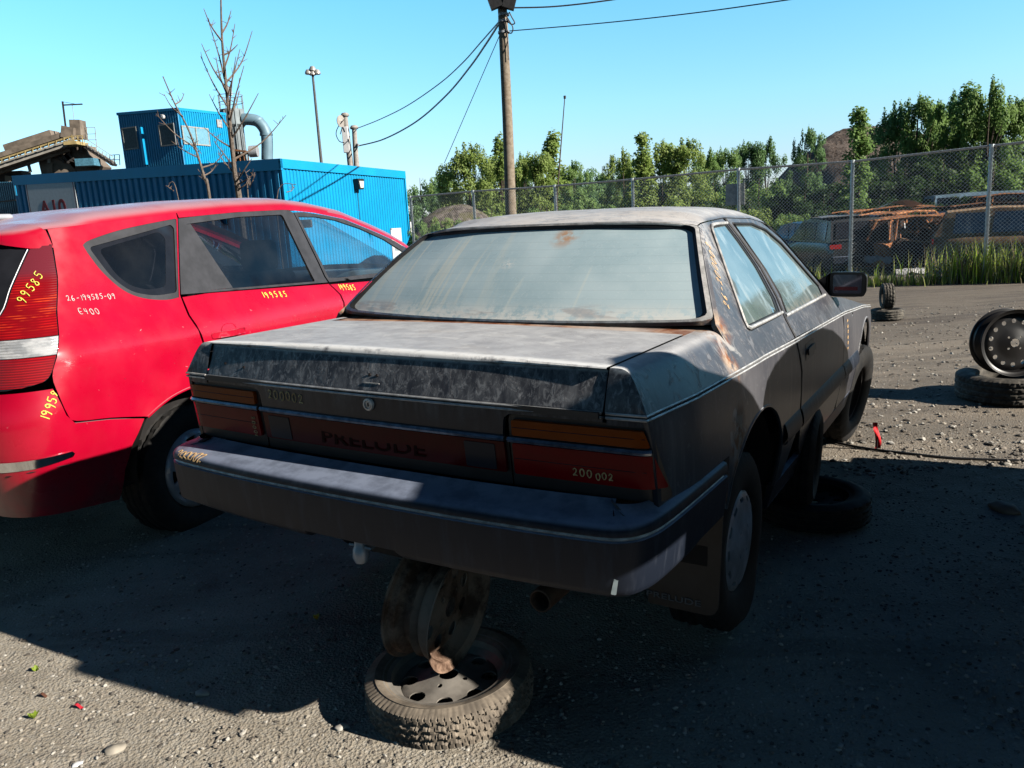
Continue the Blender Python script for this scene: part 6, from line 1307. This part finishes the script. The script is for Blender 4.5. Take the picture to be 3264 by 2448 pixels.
sapling('short leafless sapling right of the tallest one', [(536, 424), (540, 400), (538, 380)], 12.6, .014, .006, 3, [(540, 405, 560, 378), (538, 400, 520, 365)])
for i, (xa, ya, xb, yb) in enumerate(((385, 428, 365, 396), (598, 432, 640, 398), (1, 1, 1, 1))[:2]):
    sapling('bare twig poking up %s the red car roof' % ['behind the left of', 'behind the right of'][i], [(xa, ya), (xb, yb)], 12, .010, .004, 5 + i, [((xa + xb) / 2, (ya + yb) / 2, xb - 12, yb + 4)])

# ------------------------------------------------------------------ weeds and grass along the fence
def blades(n, region, hgt, seed, mats, wd=.012):
    rnd = random.Random(seed); mb = MB()
    for _ in range(n):
        x, y = region(rnd); h_ = hgt(rnd, x); a = rnd.uniform(0, 6.28); b = rnd.uniform(.05, .35) * h_; dx, dy = math.cos(a) * b, math.sin(a) * b; z = gz(x, y) - .02; c = rnd.uniform(0, 3.14); ux, uy = math.cos(c) * wd, math.sin(c) * wd
        mb.cur = rnd.randrange(len(mats)); mb.add([(x - ux, y - uy, z), (x + ux, y + uy, z), (x + ux * .8 + dx * .35, y + uy * .8 + dy * .35, z + h_ * .6), (x - ux * .8 + dx * .35, y - uy * .8 + dy * .35, z + h_ * .6), (x + dx, y + dy, z + h_)], [(0, 1, 2, 3), (3, 2, 4)])
    return mb.build('weeds', mats, smooth=False)
wm = [leaf_mat('weed_green', (.36, .52, .05), (.50, .64, .10), (.58, .66, .20)), leaf_mat('weed_yellow', (.46, .52, .12), (.56, .58, .2), (.6, .58, .28)), flat('dry_stalk', (.24, .19, .11), .8)]
clump = [(9.45, 1), (9.8, 1), (10.3, 1), (10.8, 1), (11.4, 1), (8.7, .5), (7.9, .5), (7.1, .5), (6.5, .6), (5.9, .5)]
def wr_(r):
    c = r.choice(clump + clump[:5] * 3); s = (A + fd * 0); x = r.gauss(c[0], .20); t = (x - A.x) / fd.x; y = A.y + fd.y * t + r.gauss(.1, .28); return x, y
tag(blades(1200, wr_, lambda r, x: r.uniform(.25, 1.0) * max(.3, interp(x, [5.5, 6.6, 7.5, 8.4, 9.2, 12], [.6, .7, .6, .65, .95, 1.05])), 6, wm), 'tall green weeds growing along the foot of the fence', 'weeds', kind='stuff')
def wr2(r): t = r.uniform(-4, 8); q = A + fd * t; return q.x + r.gauss(0, .2), q.y + r.gauss(-.15, .3)
tag(blades(3000, wr2, lambda r, x: r.uniform(.08, .30), 7, wm, .010), 'short grass fringe at the edge of the yard below the fence', 'grass', kind='stuff')
for u, v, lab in ((109, 2291, 'tiny green sprig in the gravel at the lower left'), (1010, 1975, 'tiny yellow green sprig in the shadow left of the spare wheel'), (117, 2146, 'tiny weed at the shadow edge, lower left')):
    p = atz(u, v); rnd = random.Random(u); o = MB()
    for k in range(9): a = rnd.uniform(0, 6.28); r = rnd.uniform(.004, .012); o.add([(0, 0, 0), (math.cos(a) * r - math.sin(a) * .006, math.sin(a) * r + math.cos(a) * .006, .012), (math.cos(a) * r * 1.6, math.sin(a) * r * 1.6, .02), (math.cos(a) * r + math.sin(a) * .006, math.sin(a) * r - math.cos(a) * .006, .014)], [(0, 1, 2, 3)])
    s_ = o.build('sprig', wm[0], smooth=False); s_.location = (p.x, p.y, gnoise(p.x, p.y)); tag(s_, lab, 'plant')

# ------------------------------------------------------------------ wrecks behind the fence
RU = [rust_mat('orange_rust', (.30, .11, .045), (.55, .26, .13), (.22, .12, .08)), rust_mat('black_burnt', (.018, .014, .013), (.07, .04, .03), (.03, .025, .025)), rust_mat('tan_rust', (.34, .21, .12), (.46, .33, .21), (.20, .11, .07))]
def carpaint(n, c): return flat(n, c, .35, 0, .5, var=.25, scale=2, coat=.3)
def wreck(label, x, y_base, D, head, L, W, H, mat_, name='wrecked_car', burnt=False, seed=0, zoff=0.0, profile=None, extra=None, glassm=None):
    D *= 1.22; p = atd(x, y_base, D); z0 = gz(p.x, p.y) + zoff; vd = math.atan2(p.y, p.x); e = empty(name, label, 'car', loc=(p.x, p.y, z0), rz=vd + head - math.pi / 2, group=None)
    # local: Y forward from rear (0) to front (L), centred
    hb_ = H * .60; pf = profile or 'suv'
    belt = {'suv': [(0, .55), (.02, .60), (.6, .58), (.97, .44), (1, .36)], 'sedan': [(0, .50), (.03, .58), (.6, .57), (.97, .44), (1, .36)], 'van': [(0, .52), (.5, .52), (.9, .50), (1, .35)]}[pf]
    roofp = {'suv': [(.01, .60), (.07, .96), (.3, 1.0), (.55, .97), (.76, .59)], 'sedan': [(.16, .59), (.30, .95), (.45, 1.0), (.56, .96), (.74, .59)], 'van': [(.0, .55), (.015, .97), (.4, 1.0), (.78, .98), (.92, .55)]}[pf]
    bl = lambda t: interp(t, [q[0] for q in belt], [q[1] for q in belt]) * H
    w2 = W / 2; rnd = random.Random(seed)
    def body(a, b):
        t = a; yy = (t - .5) * L; ww = w2 * interp(t, [0, .04, .15, .85, .96, 1], [.86, .96, 1, 1, .95, .80]); zb = bl(t); s = 2 * b - 1; k = abs(s); sg = 1 if s > 0 else -1
        if k > .45: u = (k - .45) / .55; x_ = ww * interp(u, [0, .12, .4, 1], [.88, .965, 1, .95]); z_ = interp(u, [0, .12, .4, 1], [zb, zb - .05, zb * .62, .22])
        else: x_ = ww * .88 * k / .45; z_ = zb + .03 * (1 - (k / .45) ** 2)
        d = mn.noise(V(x_ * 1.3, yy * 1.3, z_ * 1.3 + seed)) * (.05 if burnt else .008)
        return (sg * x_, yy, z_ + d)
    bo = MB(); bo.grid(body, 26, 23); bo.f += [tuple(range(23)), tuple(range(25 * 23, 26 * 23))[::-1]]; bo.mi += [0, 0]; bo.build('body', mat_, e, angle=45)
    rw_ = w2 * .80; gw = w2 * .93
    def gp(t, z, side):    # point on the greenhouse side
        k = (z - .58 * H) / (.40 * H); return V(side * (gw + (rw_ - gw) * k), (t - .5) * L, z)
    R0 = roofp
    if burnt:
        pm2 = RU[0] if seed % 2 else RU[1]
        MB().grid(lambda a, b: (lambda t: (rw_ * (2 * b - 1), (t - .5) * L, interp(t, [R0[1][0], R0[2][0], R0[3][0]], [R0[1][1] * H, H, R0[3][1] * H]) - .05 * abs(2 * b - 1) ** 3 - .05 * mn.noise(V(a * 3, b * 3, seed))))(R0[1][0] + (R0[3][0] - R0[1][0]) * a), 10, 8).build('roof', RU[0], e)
        fr = MB()
        for sd in (1, -1):
            for (t0, z0_, t1, z1_) in ((R0[0][0], R0[0][1], R0[1][0], R0[1][1]), (R0[4][0], R0[4][1], R0[3][0], R0[3][1]), (.45, .58, .44, .98), (R0[0][0] + .16, .58, R0[1][0] + .12, .97)):
                fr.tube([gp(t0, z0_ * H, sd), gp((t0 + t1) / 2, (z0_ + z1_) / 2 * H, sd), gp(t1, z1_ * H - .03, sd)], .035, 5)
            fr.tube([gp(t, z * H - .03, sd) for t, z in ((R0[1][0], R0[1][1]), (R0[2][0], 1.0), (R0[3][0], R0[3][1]))], .04, 5)
        fr.build('window_frame', pm2, e)
        for sd in (1, -1): MB().grid(lambda a, b, sd=sd: gp(R0[1][0] - .04 + .12 * a, (.58 + .36 * b) * H, sd) + V(sd * .01, .05 * mn.noise(V(a * 3, b * 3, seed)), 0), 5, 6).build('quarter_pillar', RU[1], e)
        MB().grid(lambda a, b: ((2 * a - 1) * gw * .9, (R0[0][0] - .5) * L + .02 + .04 * mn.noise(V(a * 4, b * 3, seed)), (.36 + .22 * b) * H), 8, 5).build('tail_panel', RU[2 if seed % 3 else 0], e)
        MB().tube([((2 * a - 1) * gw * .85, (R0[0][0] - .5) * L + .12 + .10 * a, (.60 + .30 * math.sin(a * 3.14)) * H) for a in np.linspace(0, 1, 9)], .03, 5).build('tailgate_frame', RU[0], e)
        for t in (.30, .48):
            for sx_ in (-.35, .35): sb_ = MB().box((sx_, (t - .5) * L, .50 * H), (.42, .10, .55)).build('seat_frame', RU[1], e, smooth=False)
        MB().box((0, 0, .42 * H), (W * .8, L * .7, .1)).build('cabin_floor', RU[1], e, smooth=False)
        for k in range(16): q = V(rnd.uniform(-w2, w2) * .9, rnd.uniform(-.5, .5) * L * .9, rnd.uniform(.3, .62) * H); MB().grid(lambda a, b: q + V((a - .5) * .5, (b - .5) * .35, .10 * mn.noise(V(a * 4, b * 4, k))), 6, 6).build('torn_panel', RU[rnd.choice((0, 2, 1))], e)
    else:
        def gh(a, b):
            t = R0[0][0] + (R0[4][0] - R0[0][0]) * a; zt = interp(t, [q[0] for q in R0], [q[1] * H for q in R0]); s = 2 * b - 1; k = abs(s); sg = 1 if s > 0 else -1
            if k > .5: u = (k - .5) * 2; z_ = zt - .04 - (zt - .04 - .57 * H) * u; kk = (z_ - .58 * H) / (.40 * H); x_ = gw + (rw_ - gw) * kk
            else: x_ = (gw + (rw_ - gw) * ((zt - .04 - .58 * H) / (.40 * H))) * k * 2; z_ = zt - .04 * (k * 2) ** 4
            return (sg * x_, (t - .5) * L, z_)
        MB().grid(gh, 26, 25).build('cabin', mat_, e, angle=35)
        gm = glassm or M_['frit']
        for sd in (1, -1):
            for (t0, t1) in ((R0[1][0] + .03, (R0[1][0] + .45) / 2 + .0), ((R0[1][0] + .45) / 2 + .02, .45), (.47, R0[3][0] + .05)):
                zt = .93 * H; q = [gp(t0, .61 * H, sd), gp(t1, .61 * H, sd), gp(t1 - (.03 if t1 > .5 else 0), zt - .02, sd), gp(t0 + .01, zt - .02, sd)]
                MB().prism([(0, 0), (1, 0), (1, 1), (0, 1)], lambda a, b, q=q, sd=sd: (q[0] * (1 - a) + q[1] * a) * (1 - b) + (q[3] * (1 - a) + q[2] * a) * b + V(sd * .012, 0, 0), (sd * .004, 0, 0)).build('side_window', gm, e, smooth=False)
        ra, rb = R0[0], R0[1]
        MB().add([(s_ * gw * .84 if k == 0 else s_ * rw_ * .86, ((ra[0] + (rb[0] - ra[0]) * (.12 if k == 0 else .86)) - .5) * L - .03, (ra[1] + (rb[1] - ra[1]) * (.12 if k == 0 else .86)) * H) for k, s_ in ((0, -1), (0, 1), (1, 1), (1, -1))], [(0, 1, 2, 3)]).build('rear_window', M_['frit'], e, smooth=False)
        for sd in (1, -1): MB().box((sd * w2 * .80, -L / 2 + .01, .50 * H), (w2 * .36, .05, .13)).build('tail_light', M_['lampred'], e, bevel=.01)
        MB().box((0, -L / 2 + .0, .27 * H), (W * .9, .12, .22)).build('rear_bumper', M_['bumper'], e, bevel=.03)
        MB().box((0, -L / 2 - .01, .42 * H), (.50, .04, .13)).build('plate_recess', M_['rubber'], e, smooth=False)
    for yy in (-.30, .31):
        for sd in (1, -1):
            wh = empty('wheel'); wh.parent = e; wh.location = (sd * (w2 - .10), yy * L, .31); wh.rotation_euler = (0, 0, 0 if sd > 0 else math.pi)
            if 'WT' not in PROT: o = make_tyre(.32, .20, .20, None, 24).build('tyre', M_['tyre']); PROT['WT'] = o.data; bpy.data.objects.remove(o); o = make_rim(.20, .18, 5, .03, n=20).build('rim', M_['hubgrey']); PROT['WR'] = o.data; bpy.data.objects.remove(o)
            link(bpy.data.objects.new('tyre', PROT['WT']), wh); link(bpy.data.objects.new('rim', PROT['WR']), wh)
    return e
blu = carpaint('dark_blue_paint', (.010, .025, .07)); blk = carpaint('black_paint', (.018, .020, .024)); sil = carpaint('silver_grey_paint', (.24, .25, .28)); wht = carpaint('white_car_paint', (.62, .64, .66)); ltb = carpaint('pale_blue_paint', (.24, .36, .48))
bglass = flat('blue_reflecting_glass', (.05, .11, .19), .08, .2, var=.3)
# pixel columns are from the preview (2212 px wide)
s1 = wreck('black car with a dusty roof seen from behind, nearest behind the fence', 1792, 560, 20.6, R(22), 4.5, 1.88, 1.66, blk, seed=2, glassm=bglass)
MB().box((0, -2.27, .36), (1.5, .04, .035)).build('bright_strip', M_['chromebright'], s1, smooth=False); MB().box((.62, -2.26, .86), (.42, .05, .15)).build('lamp_lens', flat('pale_red_lens', (.55, .14, .10), .2), s1, bevel=.01)
MB().grid(lambda a, b: ((2 * a - 1) * .70, -1.95 + 1.9 * b, 1.665 + .012 * (1 - (2 * a - 1) ** 2)), 8, 8).build('roof_dust', flat('dusty_roof_film', (.20, .19, .185), .7), s1)
wreck('dark blue saloon mostly hidden behind the black car', 1735, 555, 25, R(40), 4.6, 1.8, 1.50, blu, seed=3, profile='sedan', glassm=bglass)
wreck('dark blue hatchback with a red lamp just behind the black car', 1830, 552, 24.5, R(10), 4.2, 1.78, 1.66, blu, seed=4)
wreck('white car with an empty window frame between the dark and the rusty cars', 1895, 550, 23, R(-50), 4.4, 1.76, 1.50, wht, seed=5, profile='sedan', glassm=wht)
wreck('burnt rusty car with its front open, left of the black wreck', 1930, 560, 20, R(-25), 4.3, 1.8, 1.56, RU[0], burnt=True, seed=7)
wreck('burnt black car with empty windows behind the second fence bay', 2030, 566, 19, R(-72), 4.5, 1.82, 1.56, RU[1], burnt=True, seed=9)
wreck('rusty tan estate car at the right behind the weeds', 2235, 575, 16.6, R(-84), 4.7, 1.85, 1.62, RU[2], seed=11, glassm=bglass)
wreck('pale blue van standing at the back of the wrecks', 2120, 530, 30, R(-70), 4.9, 1.95, 2.25, ltb, name='van', seed=12, profile='van')['category'] = 'van'
wreck('blue car with an arched roof behind the black wreck', 2120, 550, 24, R(-60), 4.4, 1.8, 1.60, blu, seed=13, glassm=bglass)
wreck('burnt car with an orange roof, far behind the fence', 1990, 545, 27, R(-80), 4.4, 1.8, 1.85, RU[0], burnt=True, seed=15)
wreck('burnt pale frame of a car, far behind the fence', 1905, 545, 28, R(-60), 4.4, 1.8, 1.78, sil, burnt=True, seed=17)
wreck('brown burnt car at the far right behind the van', 2215, 535, 28, R(-80), 4.6, 1.85, 2.1, RU[1], burnt=True, seed=19)
wreck('burnt dark estate with an orange pillar in front of the blue arched car', 2120, 560, 21, R(-65), 4.3, 1.8, 1.55, RU[1], burnt=True, seed=21)
wreck('rust orange shell leaning behind the burnt open car', 1965, 548, 22.5, R(-35), 4.1, 1.75, 1.70, RU[0], burnt=True, seed=23)
wreck('dark burnt shell between the van and the white car', 2050, 545, 25, R(-80), 4.4, 1.8, 1.75, RU[1], burnt=True, seed=24)
wreck('silver grey saloon roof at the left behind the black car', 1790, 548, 28, R(30), 4.5, 1.8, 1.62, sil, seed=25, profile='sedan', glassm=bglass)
wreck('grey burnt car half hidden behind the rusty tan estate', 2180, 545, 23.5, R(-75), 4.5, 1.8, 1.80, RU[2], burnt=True, seed=26)
wreck('black car without wheels beside the rusty tan estate', 2085, 572, 18.3, R(-60), 4.0, 1.75, 1.35, RU[1], seed=27, burnt=True, profile='sedan')
q = atd(1937, 445, 31); bo = MB().grid(lambda a, b: ((a - .5) * 1.5, (b - .5) * .9, .22 * math.sin(a * 3.0) - .12 * b), 10, 6).build('boot_lid', wht); bo.location = q; tag(bo, 'white boot lid raised above the burnt cars', 'car part')
pile = flat('debris_white', (.5, .5, .5), .5)
for x, y, D, c, lab in ((1930, 535, 23, RU[2], 'rusty crumpled sheet lying at the foot of the burnt car'), (1895, 565, 22, pile, 'white broken bumper piece lying behind the fence'), (1965, 590, 18.6, pile, 'pale plastic scrap lying in the weeds'), (1930, 510, 23.5, RU[2], 'bent orange panel hanging on the burnt car')):
    p = atd(x, y, D); o = MB().grid(lambda a, b: ((a - .5) * .7, (b - .5) * .25, .12 * mn.noise(V(a * 3, b * 3, x)) + .12 * math.sin(b * 3)), 9, 7).build('scrap_piece', c); o.location = p; tag(o, lab, 'scrap')
